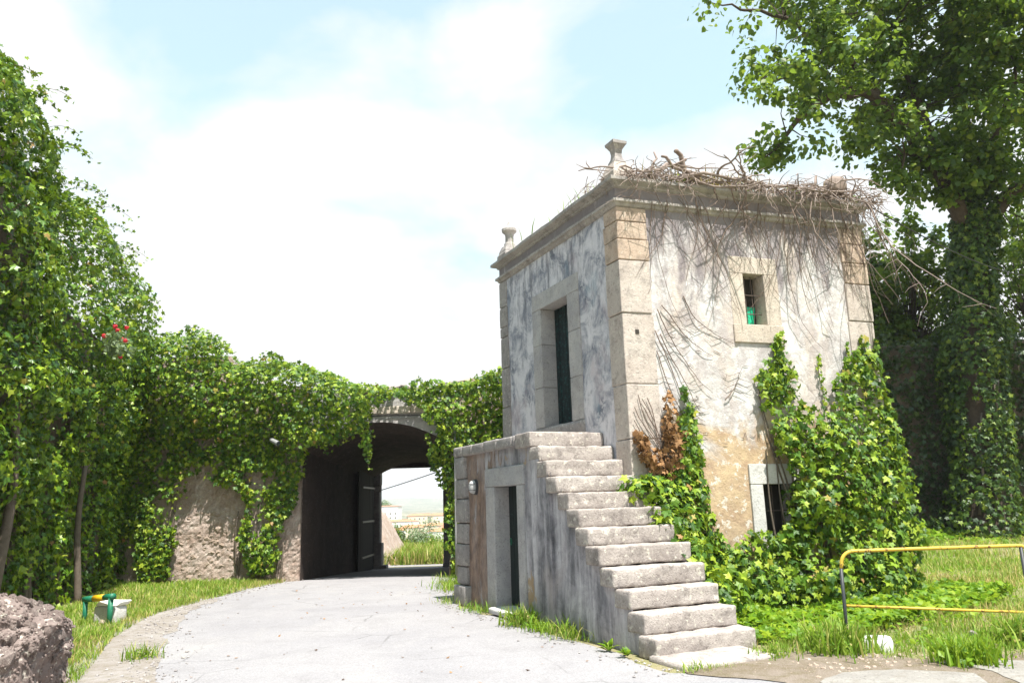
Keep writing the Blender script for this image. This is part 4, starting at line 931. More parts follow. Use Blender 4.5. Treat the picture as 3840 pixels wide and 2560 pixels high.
for a0, a1, lab in ((-2.0, 6.25, 'dark ivy curtain hanging at the far left edge down to bare stems'), (6.25, 13.4, 'rounded bulging ivy mass on the rampart next to the gate wall')):
    iv = thing('ivy', lab, 'ivy', tuple(LWF.p((a0 + a1) / 2, 0, .3)), 'ivy masses on the rampart')
    c1 = ivy_cloud(LWF, (a0, a1, .05, 9.2), lmask, lbulge, 500 if a0 < 0 else 450, .098, rng, .3, .6, .55)
    c2 = ltopcloud(int(420 * (a1 - a0)), a0, a1)
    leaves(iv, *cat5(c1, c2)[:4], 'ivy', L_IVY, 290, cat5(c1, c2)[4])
    for j in range(26 if a0 < 0 else 18):
        a = rng.uniform(max(a0, .5) + .2, a1 - .3); h = rng.uniform(1.6, 5.0); r = rng.uniform(.018, .05) if j % 5 else rng.uniform(.06, .09)
        pts = [LWF.p(a + .10 * math.sin(z * 1.1 + j) + .03 * rng.normal(), z, .10 + .05 * math.sin(z * 2 + j * 2) + .05 * z / 3) for z in np.linspace(-.05, h, 11)]
        MB().tube(pts, list(np.linspace(r, r * .55, 11)), 7).build('stem', M_STEM, iv, True)
    for (a, r, h) in (((4.6, .075, 3.4), (3.3, .055, 3.6), (2.5, .06, 2.6)) if a0 < 0 else ((8.4, .06, 2.6),)):
        pts = [LWF.p(a + .07 * math.sin(z * .9 + a), z, .42 + .05 * math.sin(z * 1.7 + a)) for z in np.linspace(-.08, h, 12)]
        MB().tube(pts, list(np.linspace(r * 1.15, r * .75, 12)), 9).build('trunk', M_STEM, iv, True)
    # loose sprays against the sky
    for j in range(9):
        a = rng.uniform(max(a0, 3), a1); z = float(ltop(np.array([a]))[0]) - .1; q = np.linspace(0, 1, 9); L = rng.uniform(.3, .8)
        pts = [LWF.p(a + .2 * u * math.sin(j), z + L * (.6 * u - .75 * u * u), .25 + L * u) for u in q]
        MB().tube(pts, .004, 4).build('spray', M_TWIGDARK, iv)
        P = np.repeat(np.array(pts)[1:], 3, 0); P = P + rng.normal(size=P.shape) * .05; scatter('spray_leaf', P, rng.normal(size=P.shape) + np.array([0, 0, 1]), rng.normal(size=P.shape) + np.array([0, 0, -1]), rng.uniform(.05, .09, len(P)), 'ivy', L_IVY, iv)

# red valerian on the rampart
vp = LWF.p(7.1, 4.55, 1.0)
val = thing('valerian_plant', 'grey green plant with red flower heads growing out of the ivy', 'flowering plant', tuple(vp))
PL = []; 
for j in range(26):
    an = rng.uniform(-1.6, 1.9); L = rng.uniform(.35, .85); tip = vp + LA * L * math.sin(an) * .8 + np.array([0, 0, L * .55 * math.cos(an) + .05]) + LN * rng.uniform(0, .35)
    mid = (vp + tip) / 2 + np.array([0, 0, .1]); MB().tube([vp, mid, tip], .006, 4).build('stalk', L_GREY, val)
    for u in np.linspace(.2, .95, 10): PL.append(vp * (1 - u) + tip * u + rng.normal(size=3) * .04 + np.array([0, 0, .1 * math.sin(u * 3)]))
    if j < 9:
        D = unit(rng.normal(size=(60, 3))); C = tip + np.array([0, 0, .12])
        MB().tube([tip, C], .005, 4).build('flower_stalk', L_GREY, val)
        scatter('flower_head', C + D * .048 * rng.random((60, 1)) ** .4, D, rng.normal(size=(60, 3)), np.full(60, .034), 'simple', L_RED, val, None)
PL = np.array(PL); scatter('foliage', PL, rng.normal(size=PL.shape) + np.array([0, 0, .8]), rng.normal(size=PL.shape) + np.array([0, 0, .3]), rng.uniform(.06, .12, len(PL)), 'simple', L_GREY, val)

# ------------------------------------------------------------------ ivy on the gate wall
def X2a(x): return (x + 5.3) / GA[0]
GPOLY = [(-10.2, 6.15), (-8.8, 6.0), (-7.6, 6.05), (-7.15, 5.85), (-6.95, 5.2), (-6.3, 5.2), (-5.5, 5.25), (-4.9, 5.0), (-4.2, 4.75), (-3.2, 4.5), (-2.4, 4.42), (-1.95, 4.62), (-1.4, 4.55), (-.3, 4.75), (1.2, 4.85), (4, 4.9), (4, 0), (-1.55, 0), (-1.62, 1.3), (-1.75, 2.2), (-2.0, 2.45), (-1.95, 2.9), (-1.78, 3.35), (-2.15, 3.9), (-2.5, 4.0), (-2.85, 4.12), (-3.1, 4.0), (-3.3, 3.85), (-3.42, 3.4), (-3.42, 2.72), (-3.52, 2.75), (-3.6, 3.3), (-4.1, 3.22), (-4.45, 3.1), (-5.0, 3.15), (-5.06, 2.2), (-5.15, 1.75), (-5.55, 1.35), (-5.55, .6), (-5.75, .1), (-6.35, .1), (-6.55, 1.0), (-6.5, 1.9), (-6.75, 2.3), (-7.6, 2.5), (-7.95, 2.3), (-8.0, 1.2), (-8.25, .1), (-9.0, .1), (-9.1, 1.2), (-10.2, 1.2)]
def gmask(a, z):
    x = -5.3 + a * GA[0]
    jx = .22 * (fbm(x * 2.2, z * 2.2, oct=3, seed=90) - .5) * 2; jz = .22 * (fbm(x * 2.2 + 7, z * 2.2, oct=3, seed=91) - .5) * 2
    k = inpoly(x + jx, z + jz, GPOLY)
    th = fbm(x * 1.3, z * 1.3, oct=3, seed=92)
    return k * (1 - .9 * smooth(.64, .72, th) * (z < 3.4)) * np.where((x > -1.9) & (z < 3.2), .9, 1)
def gbulge(a, z):
    x = -5.3 + a * GA[0]; top = ztop(a)
    env = .24 + .30 * smooth(-2.4, -3.6, x) * smooth(-6, -5, x) * smooth(2.6, 3.2, z) + .45 * smooth(2.2, 4.6, z) * (1 - .5 * smooth(0, .5, z - top)) + .35 * smooth(-7.0, -8.2, x) * smooth(3.5, 5, z)
    cl = fbm(x / .75, z / .6, oct=3, seed=95) - .42
    return np.clip(env + .75 * cl * (.3 + .7 * smooth(1.0, 3.5, z)), .04, 1.2)
giv = thing('ivy', 'broad bright green ivy hanging over the top and sides of the arched gate', 'ivy', (-5.3, 18.3, 0))
c1 = ivy_cloud(GF, (-4.9, 9.0, .05, 6.3), gmask, gbulge, 780, .096, rng, .35, .6, .55)
n = 3600; a = rng.uniform(-4.9, 7, n); d = rng.uniform(-.9, .35, n); xk = -5.3 + a
z = np.interp(xk, [-10.2, -7.4, -6.95, -5.5, -4.2, -3.4, -3.0], [5.95, 5.9, 5.15, 5.15, 4.7, 4.5, 4.4]) + .38 * (fbm(a * 1.8, d * 1.8, oct=3, seed=96) - .45) - .2 * rng.random(n)
k = (xk < -3.2) | ((xk < -1.7) & (d > .1)); z = np.where(xk > -3.2, 4.3 + .1 * rng.random(n), z)
c2 = (GF.p(a, z, d)[k], (np.array([0, 0, 1.0]) + GN * .3 + rng.normal(size=(n, 3)) * .5)[k], (GN * .5 + np.array([0, 0, -.6]) + rng.normal(size=(n, 3)) * .6)[k], (.10 * (.6 + .7 * rng.random(n)))[k], np.ones(n)[k])
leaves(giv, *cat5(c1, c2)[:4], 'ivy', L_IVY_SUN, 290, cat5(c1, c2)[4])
for j, (x, z0, L) in enumerate(((-3.42, 3.5, .95), (-4.5, 3.4, .45), (-3.5, 3.6, .6), (-4.75, 3.5, .35), (-2.0, 3.3, .5))):
    pts = [GF.p(X2a(x) + .04 * math.sin(u * 6 + j), z0 - L * u, .38) for u in np.linspace(0, 1, 12)]
    MB().tube(pts, .006, 4).build('spray', M_TWIGDARK, giv); P = np.repeat(np.array(pts), 3, 0) + rng.normal(size=(36, 3)) * .04
    scatter('spray_leaf', P, rng.normal(size=P.shape) * .5 + GN + np.array([0, 0, .3]), rng.normal(size=P.shape) * .4 + np.array([0, 0, -1]), rng.uniform(.05, .09, 36), 'ivy', L_IVY_SUN, giv)
for j in range(22):
    x = rng.choice([rng.uniform(-8.4, -8.0), rng.uniform(-6.7, -5.6), rng.uniform(-1.6, -.9)]); h = rng.uniform(.7, 2.6)
    pts = [GF.p(X2a(x) + .10 * math.sin(q * 1.8 + j), q, .10 + .03 * math.sin(q * 3 + j)) for q in np.linspace(-.03, h, 9)]
    MB().tube(pts, list(np.linspace(.032, .012, 9)), 6).build('stem', M_STEM, giv, True)

# ------------------------------------------------------------------ ivy on the guard house
def poly_mask(poly, jit, sd, thin=.0):
    def f(a, z):
        ja = jit * 2 * (fbm(a * 3.5, z * 3.5, oct=3, seed=sd) - .5); jz = jit * 2 * (fbm(a * 3.5 + 5, z * 3.5, oct=3, seed=sd + 1) - .5)
        return inpoly(a + ja, z + jz, poly) * (1 - thin * smooth(.55, .65, fbm(a * 2.5, z * 2.5, oct=2, seed=sd + 2)))
    return f
RP = [(2.03, 3.22), (2.15, 2.8), (2.30, 2.2), (2.50, 1.85), (2.32, 1.72), (2.32, 1.35), (2.12, 1.05), (1.62, 1.1), (1.38, .85), (1.15, .6), (1.0, 0), (4.50, 0), (4.50, .8), (4.52, 1.8), (4.50, 2.6), (4.48, 3.2), (4.44, 3.62), (4.40, 3.95), (4.25, 3.70), (4.14, 4.0), (4.02, 3.6), (3.80, 3.85), (3.70, 3.45), (3.48, 3.35), (3.38, 2.95), (3.20, 2.75), (3.12, 2.95), (3.02, 2.75), (2.86, 3.05), (2.76, 3.35), (2.64, 3.55), (2.56, 4.05), (2.48, 4.05), (2.42, 3.5), (2.25, 3.65), (2.20, 3.3), (2.1, 3.4)]
def rbulge(a, z): return np.clip(.10 + .30 * smooth(3.4, 1.2, z) * smooth(1.2, 2.8, a) * (1 - .5 * smooth(3.8, 4.5, a)) + .28 * smooth(1.1, .2, z) * smooth(4.3, 3.6, a) + .12 * smooth(3.4, 4.2, a) * smooth(3.9, 2.4, z) - .12 * smooth(4.2, 4.6, a) + .5 * (fbm(a / .5, z / .5, oct=3, seed=101) - .45) * smooth(3.9, 2.2, z), .03, 1.0)
riv = thing('ivy', 'sunlit ivy climbing the right half of the guard house wall over the low window', 'ivy', tuple(FF.p(3.4, 0, .3)))
rmask = poly_mask(RP, .09, 110, .55)
c1 = ivy_cloud(FF, (.9, 5.0, .02, 4.1), rmask, rbulge, 820, .102, rng, .4, .6, .5)
# the mass turns the far corner of the house
EF = Fr(B_, V, W); cw = blob_leaves(FF.p(2.60, 1.45, .14), .27, 150, .10, rng, 1.5); cw2 = blob_leaves(FF.p(2.42, 1.0, .18), .30, 170, .10, rng, .9)
c2 = ivy_cloud(EF, (0, .6, .02, 3.7), lambda a, z: 1.0 * (z < 3.6 - 1.2 * a + .3 * fbm(a * 3, z * 0, seed=8)), lambda a, z: .08 + .14 * smooth(3.6, 1.0, z) + 0 * a, 420, .115, rng, .35, .6, .5)
# strands: (a, z0, z1)
ST = [(2.52, 3.2, 3.97), (3.29, 2.9, 3.72), (4.1, 3.5, 4.05), (4.38, 3.5, 4.0), (3.82, 3.4, 3.92)]
SP = []
for a0, z0, z1 in ST:
    pts = [FF.p(a0 + .03 * math.sin(q * 5), q, .035) for q in np.linspace(z0, z1, 10)]; MB().tube(pts, .006, 4).build('stem', M_TWIGDARK, riv)
    for q in np.linspace(z0, z1, 34): SP.append(FF.p(a0 + .03 * math.sin(q * 5) + rng.normal() * .045 * (1.25 - (q - z0) / (z1 - z0)), q, .05 + .03 * rng.random()))
SP = np.array(SP); c3 = (SP, FF.n + rng.normal(size=SP.shape) * .5 + np.array([0, 0, .3]), np.array([0, 0, -1.0]) + rng.normal(size=SP.shape) * .4, rng.uniform(.045, .085, len(SP)), np.ones(len(SP)))
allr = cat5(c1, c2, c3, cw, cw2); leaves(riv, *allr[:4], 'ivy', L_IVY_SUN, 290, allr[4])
for j in range(14):
    a = rng.uniform(2.4, 4.6); pts = [FF.p(a + .12 * math.sin(q * 1.5 + j) - .12 * q * (a < 3), q, .05) for q in np.linspace(0, rng.uniform(1.8, 3.4), 9)]
    MB().tube(pts, list(np.linspace(.022, .008, 9)), 6).build('stem', M_STEM, riv, True)
LP = [(.86, 3.2), (.95, 2.85), (1.03, 2.5), (1.08, 2.1), (1.10, 1.5), (1.22, 1.05), (1.55, .8), (1.75, .5), (1.7, 0), (.02, 0), (.02, 1.5), (-.12, 1.72), (.0, 1.95), (.3, 1.9), (.55, 1.98), (.70, 2.15), (.74, 2.6), (.80, 2.95)]
def lbul(a, z): return np.clip(.07 + .55 * smooth(2.2, .9, z) * smooth(1.3, .3, a) + .2 * smooth(.9, .1, z) + .3 * (fbm(a / .4, z / .4, oct=3, seed=121) - .45) * smooth(2.6, 1.6, z), .03, .9)
liv = thing('ivy', 'narrow green ivy strip climbing between the stair and the bare ochre plaster', 'ivy', tuple(FF.p(.8, 0, .3)))
c1 = ivy_cloud(FF, (-.2, 1.8, .02, 3.25), poly_mask(LP, .06, 130, .3), lbul, 950, .102, rng, .35, .55, .5)
# branch that lies over the stair ends
c2 = blob_leaves(FF.p(-.06, 1.74, .28), .34, 150, .11, rng, .6); c3 = blob_leaves(FF.p(.10, 1.30, .55), .36, 170, .11, rng, .8); c4 = blob_leaves(FF.p(.25, .9, .8), .4, 190, .11, rng, .8); c5 = blob_leaves(FF.p(.5, .45, 1.0), .5, 260, .11, rng, .7)
allc = cat5(c1, c2, c3, c4, c5); leaves(liv, *allc[:4], 'ivy', L_IVY_SUN, 290, allc[4])
for j in range(6):
    pts = [FF.p(.55 + .1 * j + .1 * math.sin(q * 2 + j), q, .04) for q in np.linspace(0, rng.uniform(1.6, 2.8), 9)]
    MB().tube(pts, list(np.linspace(.02, .008, 9)), 6).build('stem', M_STEM, liv, True)
DP = [(.50, 3.08), (.62, 3.12), (.68, 2.85), (.78, 2.5), (.76, 2.05), (.58, 1.85), (.2, 1.98), (.02, 2.25), (-.02, 2.5), (.10, 2.55), (.25, 2.3), (.45, 2.25), (.50, 2.6)]
div_ = thing('dead_ivy', 'brown withered ivy patch on the corner stones above the stair', 'dead ivy', tuple(FF.p(.5, 2.4, .05)))
c1 = ivy_cloud(FF, (-.1, .85, 1.8, 3.2), poly_mask(DP, .05, 140, .5), lambda a, z: .06 + .08 * fbm(a * 5, z * 5, seed=3), 900, .095, rng, .1, .8, .6)
leaves(div_, *c1[:4], 'ivy', L_DEAD, 120, c1[4])
for j in range(9):
    q = np.linspace(0, 1, 8); a0, z0 = .6, 1.9; a1, z1 = rng.uniform(-.05, .75), rng.uniform(2.3, 3.1)
    MB().tube([FF.p(a0 + (a1 - a0) * u + .04 * math.sin(u * 7 + j), z0 + (z1 - z0) * u, .05) for u in q], .006, 4).build('stem', M_TWIGDARK, div_)

# ------------------------------------------------------------------ dead vine over the roof
vine = thing('dead_vine', 'tangled bare grey brown vine draped over the roof edge and down the wall', 'dead vine', tuple(FF.p(2.2, 6.3, 0)))
tg = MB(); hang = MB()
def wander(fr, a, z, d, L, n, da, dz, dd, jit, r0, r1, mb, sides=4, floor=None, sag=0.0):
    pts = []; vel = np.array([da, dz, dd], float)
    for i in range(n):
        pts.append(fr.p(a, z, d)); vel = vel + rng.normal(size=3) * jit; vel[1] -= sag; v = vel / (np.linalg.norm(vel) + 1e-6) * L / n
        a += v[0]; z += v[1]; d += v[2]
        if floor: a, z, d = floor(a, z, d)
    mb.tube(pts, list(np.linspace(r0, r1, n)), sides, False); return pts
def on_roof(a, z, d):
    a = min(a, 4.72 + .12 * math.sin(d * 40 + z * 9))
    z = min(z, 6.36 + np.interp(a, [0, .6, 1.2, 1.8, 3.3, 3.8, 4.3, 4.9], [.12, .26, .30, .12, .14, .34, .30, .06]))
    if d < .16: z = max(z, 6.33 + .0)
    else:
        d = max(d, .17) if z > 6.15 else max(d, .08); z = max(z, 5.98)
    return a, z, d
for j in range(560):
    a = rng.uniform(0, 4.7) if j < 420 else rng.uniform(2.9, 4.9); hgt = np.interp(a, [0, .6, 1.2, 2.0, 3.3, 4.0, 4.5, 4.9], [.06, .22, .28, .14, .14, .36, .36, .12])
    z = 6.33 + hgt * rng.random() ** 1.5; d = rng.uniform(-.45, .26)
    s = rng.choice([-1, 1]) if a > .5 else 1; wander(FF, a, z, d, rng.uniform(.3, 1.1), 9, s, rng.normal() * .18, rng.normal() * .4, .44, .0085 * rng.uniform(.5, 1.6), .0035, tg, 4, on_roof, .10)
for j in range(105):
    a = rng.uniform(-.1, 4.6); a = a if rng.random() < .45 else rng.uniform(1.9, 4.8)
    wander(FF, a, 6.36, .17 + .06 * rng.random(), rng.uniform(.2, .8), 9, rng.normal() * .9, -.5, .05, .42, .0075 * rng.uniform(.5, 1.4), .003, tg, 4, lambda a, z, d: (a, z, max(d, .17 if z > 6.14 else .06 + .04 * rng.random())), .05)
for j in range(45):   # round the corner along the stair side cornice
    wander(LF, rng.uniform(2.3, 3.3), 6.33 + .25 * rng.random(), rng.uniform(-.2, .2), rng.uniform(.25, .6), 9, -1 if j % 2 else 1, -.2, .1, .3, .006, .003, tg, 4, on_roof, .12)
for j in range(22):   # woody stems inside the tangle, forked
    mb = MB(); pt = wander(FF, rng.uniform(.2, 4.0), 6.38 + .12 * rng.random(), rng.uniform(-.1, .22), rng.uniform(.7, 1.6), 12, rng.choice([-1, 1]), .05, rng.normal() * .2, .36, rng.uniform(.014, .028), .008, mb, 6, on_roof, .04)
    for q in range(3):
        c0 = pt[int(rng.integers(3, 11))]; v0 = W * rng.normal() * .2 + np.array([0, 0, rng.uniform(-.25, .16)]) + WN * rng.uniform(-.05, .12); mb.tube([c0, c0 + v0 * .5 + rng.normal(size=3) * .03, c0 + v0], [.011, .008, .003], 5, False)
    mb.build('woody_stem', M_TWIG, vine, True)
tg.build('twig_tangle', M_TWIG, vine, False, 'stuff')
for j in range(64):   # thin runners flat on the plaster
    a = rng.uniform(.55, 4.45); a = a if j % 3 else rng.uniform(2.4, 4.4)
    wander(FF, a, 5.9 + .3 * rng.random(), .09, rng.uniform(.8, 2.6), 14, rng.normal() * .18 + .1, -1, 0, .17, .0055 * rng.uniform(.6, 1.5), .0022, hang, 4, lambda a, z, d: (min(a, 4.4), z, .045 if z < 5.84 else .10), .02)
hang.build('wall_runners', M_TWIGDARK, vine, False, 'stuff')
for j in range(26):   # the thicker hanging stems can be told apart
    mb = MB(); a = (1.0, 1.25, 1.9, 2.05, 2.15, 2.3, 2.75, 2.95, 3.2, 3.4, 3.6, 3.75, 3.9, 4.05, 4.2, 4.3, 4.4, 4.45, 4.5, .3, .1, 2.6, 1.6, 3.05, 3.5, 4.15)[j]
    L = (1.0, .7, 1.0, 1.5, 1.7, .9, 2.2, .8, 1.0, 2.1, 1.0, 1.6, 2.4, 1.5, 2.6, 3.0, 2.2, 3.2, 1.8, .7, .5, .9, .6, .8, 1.2, 1.6)[j]
    sp_ = wander(FF, a, 6.30, .20, L, 16, rng.normal() * .25, -1, .05, .26, .011 * rng.uniform(.6, 1.5), .003, mb, 5, lambda a, z, d: (a, z, max(d - .01, .06) if z < 6.1 else max(d, .18)), .03)
    for q in range(6):
        c0 = sp_[int(rng.integers(3, 15))]; v0 = W * rng.normal() * .22 + np.array([0, 0, -rng.uniform(.05, .3)]) + WN * .01; mb.tube([c0, c0 + v0 * .5 + W * rng.normal() * .03, c0 + v0], [.004, .003, .0015], 4, False)
    mb.build('stem', M_TWIG if j % 2 else M_TWIGDARK, vine, True)
for j in range(24):   # free hanging brush off the far corner
    mb = MB() if j < 12 else hang
    if j == 12: mb = hang = MB()
    wander(FF, rng.uniform(4.5, 4.75), 6.25 + .1 * rng.random(), rng.uniform(-.4, .15), rng.uniform(.5, 1.7 if j % 3 else 2.4), 14, rng.uniform(.05, .5), -.7, rng.normal() * .15, .25, .006 * rng.uniform(.6, 1.5), .002, mb, 4, lambda a, z, d: (min(max(a, 4.47), 4.95 + .12 * math.sin(z * 3 + d * 9)), z, d), .10)
    if j < 12: mb.build('stem', M_TWIG, vine)
hang.build('hanging_brush', M_TWIG, vine, False, 'stuff')
for pts, r in (([(.62, 6.34, -.1), (.75, 6.52, -.05), (.95, 6.70, -.1), (1.18, 6.72, -.15), (1.30, 6.82, -.1)], .045), ([(1.55, 6.4, .0), (1.25, 6.52, .02), (1.0, 6.60, .05), (.86, 6.72, .05), (.78, 6.70, .1)], .035), ([(.5, 6.36, .1), (.62, 6.6, .12), (.72, 6.70, .05), (.70, 6.80, .02)], .022), ([(1.35, 6.4, -.1), (1.28, 6.62, -.12), (1.22, 6.86, -.1), (1.12, 6.93, -.05), (1.06, 6.86, 0)], .05), ([(3.35, 6.35, .0), (3.52, 6.48, .02), (3.62, 6.60, .03), (3.64, 6.74, .03)], .035), ([(.95, 6.38, .05), (1.4, 6.45, .2), (1.8, 6.42, .2), (2.3, 6.40, .18)], .03), ([(2.4, 6.4, .1), (3.0, 6.42, .2), (3.5, 6.38, .22), (4.2, 6.45, .2)], .025)):
    MB().tube([FF.p(*p) + rng.normal(size=3) * .012 for p in pts], list(np.linspace(r, r * .6, len(pts))), 8).build('gnarled_branch', M_TWIG, vine, True)
kn = worn('knot', FF.box(3.82, 4.18, 6.42, 6.75, -.12, .18), (6, 6, 6), .15, .05, M_TWIG, vine, seed=9, freq=8)
for j, pts in enumerate(([(.55, 4.32), (.72, 3.9), (.95, 3.55), (1.15, 3.25), (1.32, 3.1)], [(.62, 4.38), (.9, 4.05), (1.2, 3.75), (1.42, 3.65)], [(.48, 4.0), (.7, 3.5), (.88, 3.0), (1.1, 2.75), (1.25, 2.68)], [(.56, 3.95), (.80, 3.45), (1.0, 3.0), (1.15, 2.8)], [(1.0, 4.55), (1.15, 4.2), (1.45, 4.0), (1.75, 3.85)], [(.5, 3.7), (.62, 3.2), (.8, 2.85), (.98, 2.6), (1.2, 2.42)], [(1.55, 3.0), (1.75, 3.2), (1.9, 3.5)])):
    t0 = np.linspace(0, 1, len(pts)); tt = np.linspace(0, 1, 22); ax = np.interp(tt, t0, [q[0] for q in pts]); az = np.interp(tt, t0, [q[1] for q in pts])
    kk = np.ones(5) / 5; ax[2:-2] = np.convolve(ax, kk, 'valid'); az[2:-2] = np.convolve(az, kk, 'valid'); ax += .012 * np.cumsum(rng.normal(size=22)) * .5; mb = MB()
    mb.tube([FF.p(a, z, .03 + .012 * math.sin(9 * u + j)) for a, z, u in zip(ax, az, tt)], list(np.linspace(.0085, .0028, 22)), 5)
    for q in range(7):
        u = int(rng.integers(3, 20)); L = rng.uniform(.08, .3); s = rng.choice([-1, 1]); mb.tube([FF.p(ax[u], az[u], .03), FF.p(ax[u] + s * L * .6, az[u] - L * .2, .035), FF.p(ax[u] + s * L, az[u] - L * .15 + rng.normal() * .05, .03)], [.004, .003, .0015], 4)
    mb.build('stem', M_TWIGDARK, vine, True)
mb = MB()
for q in range(26):      # dark torn rootlets left on the plaster
    a, z = rng.uniform(.55, 2.4), rng.uniform(2.2, 4.0); L = rng.uniform(.05, .16); mb.tube([FF.p(a, z, .010), FF.p(a + L * .5, z + rng.normal() * .03, .012), FF.p(a + L, z + rng.normal() * .05, .010)], [.003, .004, .0015], 4)
mb.build('rootlets', M_TWIGDARK, vine, False, 'stuff')
wd = thing('roof_weeds', 'tufts of dry grass and small weeds growing on the guard house roof', 'weeds', tuple(FF.p(1.9, 6.33, -.2)))
n = 420; aa = np.where(rng.random(n) < .7, rng.normal(1.85, .45, n), rng.uniform(.3, 4.4, n)); P = FF.p(aa, np.full(n, 6.32), rng.uniform(-.4, .1, n)); blades('grass_tuft', P, rng.uniform(.12, .38, n), L_DRY, rng, wd, .6, .03)
n = 60; P = LF.p(rng.uniform(2.6, 5.8, n), np.full(n, 6.3), rng.uniform(-.2, .1, n)); blades('grass_tuft', P, rng.uniform(.06, .32, n), L_GRASS, rng, wd, .6, .025)
P, N, T, S, q = cat5(*[blob_leaves(FF.p(a, 6.45, -.15), .16, 50, .06, rng) for a in (1.2, 1.5, 2.4, 3.3, 4.55)]); scatter('foliage', P, N, T, S, 'simple', L_GRASS, wd)

# ------------------------------------------------------------------ ivy clad back wall and the big tree
BA = np.array([1.0, -.10, 0]); BA /= np.linalg.norm(BA); BN = np.array([BA[1], -BA[0], 0]); BWF = Fr((5.0, 29.2, 0), BA, BN)
bwall = thing('rampart_wall', 'dark shaded rampart wall under dense ivy behind the big tree', 'rampart', (14, 29.0, 0), )
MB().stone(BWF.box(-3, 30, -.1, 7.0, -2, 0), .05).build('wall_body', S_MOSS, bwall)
biv = thing('ivy', 'dense dark ivy covering the shaded wall behind the big tree', 'ivy', (14, 28.6, 0))
def bbul(a, z): return np.clip(.45 + 1.7 * (fbm(a / 1.3, z / 1.1, oct=3, seed=151) - .45) + .2 * smooth(1.5, 0, z), .05, 1.9)
c1 = ivy_cloud(BWF, (1.5, 28, .02, 7.9), lambda a, z: 1.0 * (z < 7.2 + 1.0 * (fbm(a * .9, a * 0, seed=152) - .45)), bbul, 165, .155, rng, .3, .65, .6)
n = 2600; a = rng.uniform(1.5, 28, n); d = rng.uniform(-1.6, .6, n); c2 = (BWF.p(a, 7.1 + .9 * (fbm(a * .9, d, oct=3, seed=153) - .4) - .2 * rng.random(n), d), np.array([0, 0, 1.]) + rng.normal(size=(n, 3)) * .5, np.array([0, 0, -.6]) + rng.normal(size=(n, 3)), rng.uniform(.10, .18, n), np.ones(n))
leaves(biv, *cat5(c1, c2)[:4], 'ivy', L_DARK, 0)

tree = thing('plane_tree', 'huge ivy clad tree whose crown fills the upper right', 'tree', (15.7, 26.6, 0))
tb = MB(); nodes = []
def limb(pts, r0, r1, sides=8):
    pts = [np.array(p, float) for p in pts]; fine = []
    for i in range(len(pts) - 1):
        for u in np.linspace(0, 1, 5)[:-1]: fine.append(pts[i] * (1 - u) + pts[i + 1] * u)
    fine.append(pts[-1]); n = len(fine); fine = [p + (rng.normal(size=3) * .05 * min(1, i / 4) if 0 < i < n - 1 else 0) for i, p in enumerate(fine)]
    rad = np.linspace(r0, r1, n); tb.tube(fine, list(rad), sides)
    for p, r in zip(fine, rad): nodes.append(p)
tpts = [(15.7, 26.6, -.2), (15.75, 26.6, .6), (15.95, 26.6, 3.0), (16.25, 26.6, 6.5), (16.7, 26.6, 9.5), (17.0, 26.6, 11.0)]
tpts.append((17.05, 26.6, 13.0)); tr = MB().tube(tpts, [1.0, .72, .62, .55, .50, .46, .30], 12).build('trunk', M_BARK, tree, True)
limb([(17.0, 26.6, 10.6), (16.2, 26.3, 11.9), (15.2, 25.8, 13.4), (14.0, 25.2, 14.6), (12.6, 24.5, 15.3), (11.0, 24.0, 14.9), (9.9, 23.8, 14.0), (8.9, 23.6, 12.8)], .36, .04)
limb([(17.0, 26.6, 10.8), (18.2, 26.4, 12.0), (19.6, 26.0, 13.2), (21.5, 25.5, 15.0)], .34, .12)
limb([(17.0, 26.6, 10.9), (17.2, 26.5, 13.5), (17.0, 26.2, 17.0), (17.4, 26.0, 21.0), (17.8, 26, 25.0)], .36, .08)
limb([(16.2, 26.3, 11.9), (15.6, 26.0, 14.5), (14.6, 25.5, 17.5), (13.4, 25.0, 20.8)], .22, .05)
limb([(14.0, 25.2, 14.6), (12.2, 24.4, 16.6), (10.2, 24.0, 17.8), (8.4, 23.4, 18.0), (7.2, 23.1, 18.0)], .13, .02)
limb([(12.6, 24.5, 15.3), (10.6, 23.8, 15.8), (8.6, 23.4, 15.2)], .08, .02)
limb([(17.1, 26.5, 12.5), (18.0, 25.2, 15.0), (18.4, 24.2, 17.6)], .16, .04); limb([(15.2, 25.8, 13.4), (13.9, 25.0, 13.2), (13.6, 25.0, 12.0)], .07, .02)
tb.build('branch', M_BARK, tree, True)
nodes = np.array(nodes)
ELL = [((16.3, 26, 17.7), 4.5, 1), ((8.9, 23.5, 14.5), 1.7, 1.1), ((10.1, 24, 17.5), 2.0, 1), ((13.6, 25, 13.7), 1.7, 1), ((18.1, 25, 14.6), 3.0, 1), ((18, 26, 23.7), 5.5, .6), ((13, 25, 21.3), 3.9, .7), ((7.3, 23, 17.9), .5, 1.6), ((18.3, 24, 17.6), 2.8, 1), ((8.75, 23.5, 12.8), .75, 1.3), ((13.7, 25, 12.2), .7, 1.3), ((11.6, 23.6, 15.6), 1.9, 1), ((21.5, 25.5, 15.8), 3.2, 1), ((10.7, 24, 13.2), .42, 1.2), ((14.6, 24.6, 15.8), 2.4, 1.1), ((16.0, 25, 14.0), 2.1, 1.2), ((18.3, 25.4, 12.6), 1.6, 1.1), ((15.2, 25.5, 12.3), .9, 1.2), ((16.8, 25, 12.6), 1.0, 1.1), ((15.6, 24.3, 18.6), 2.6, .8), ((19.5, 27, 10.6), 1.3, .7)]
tw = MB(); CL = []; CC = []
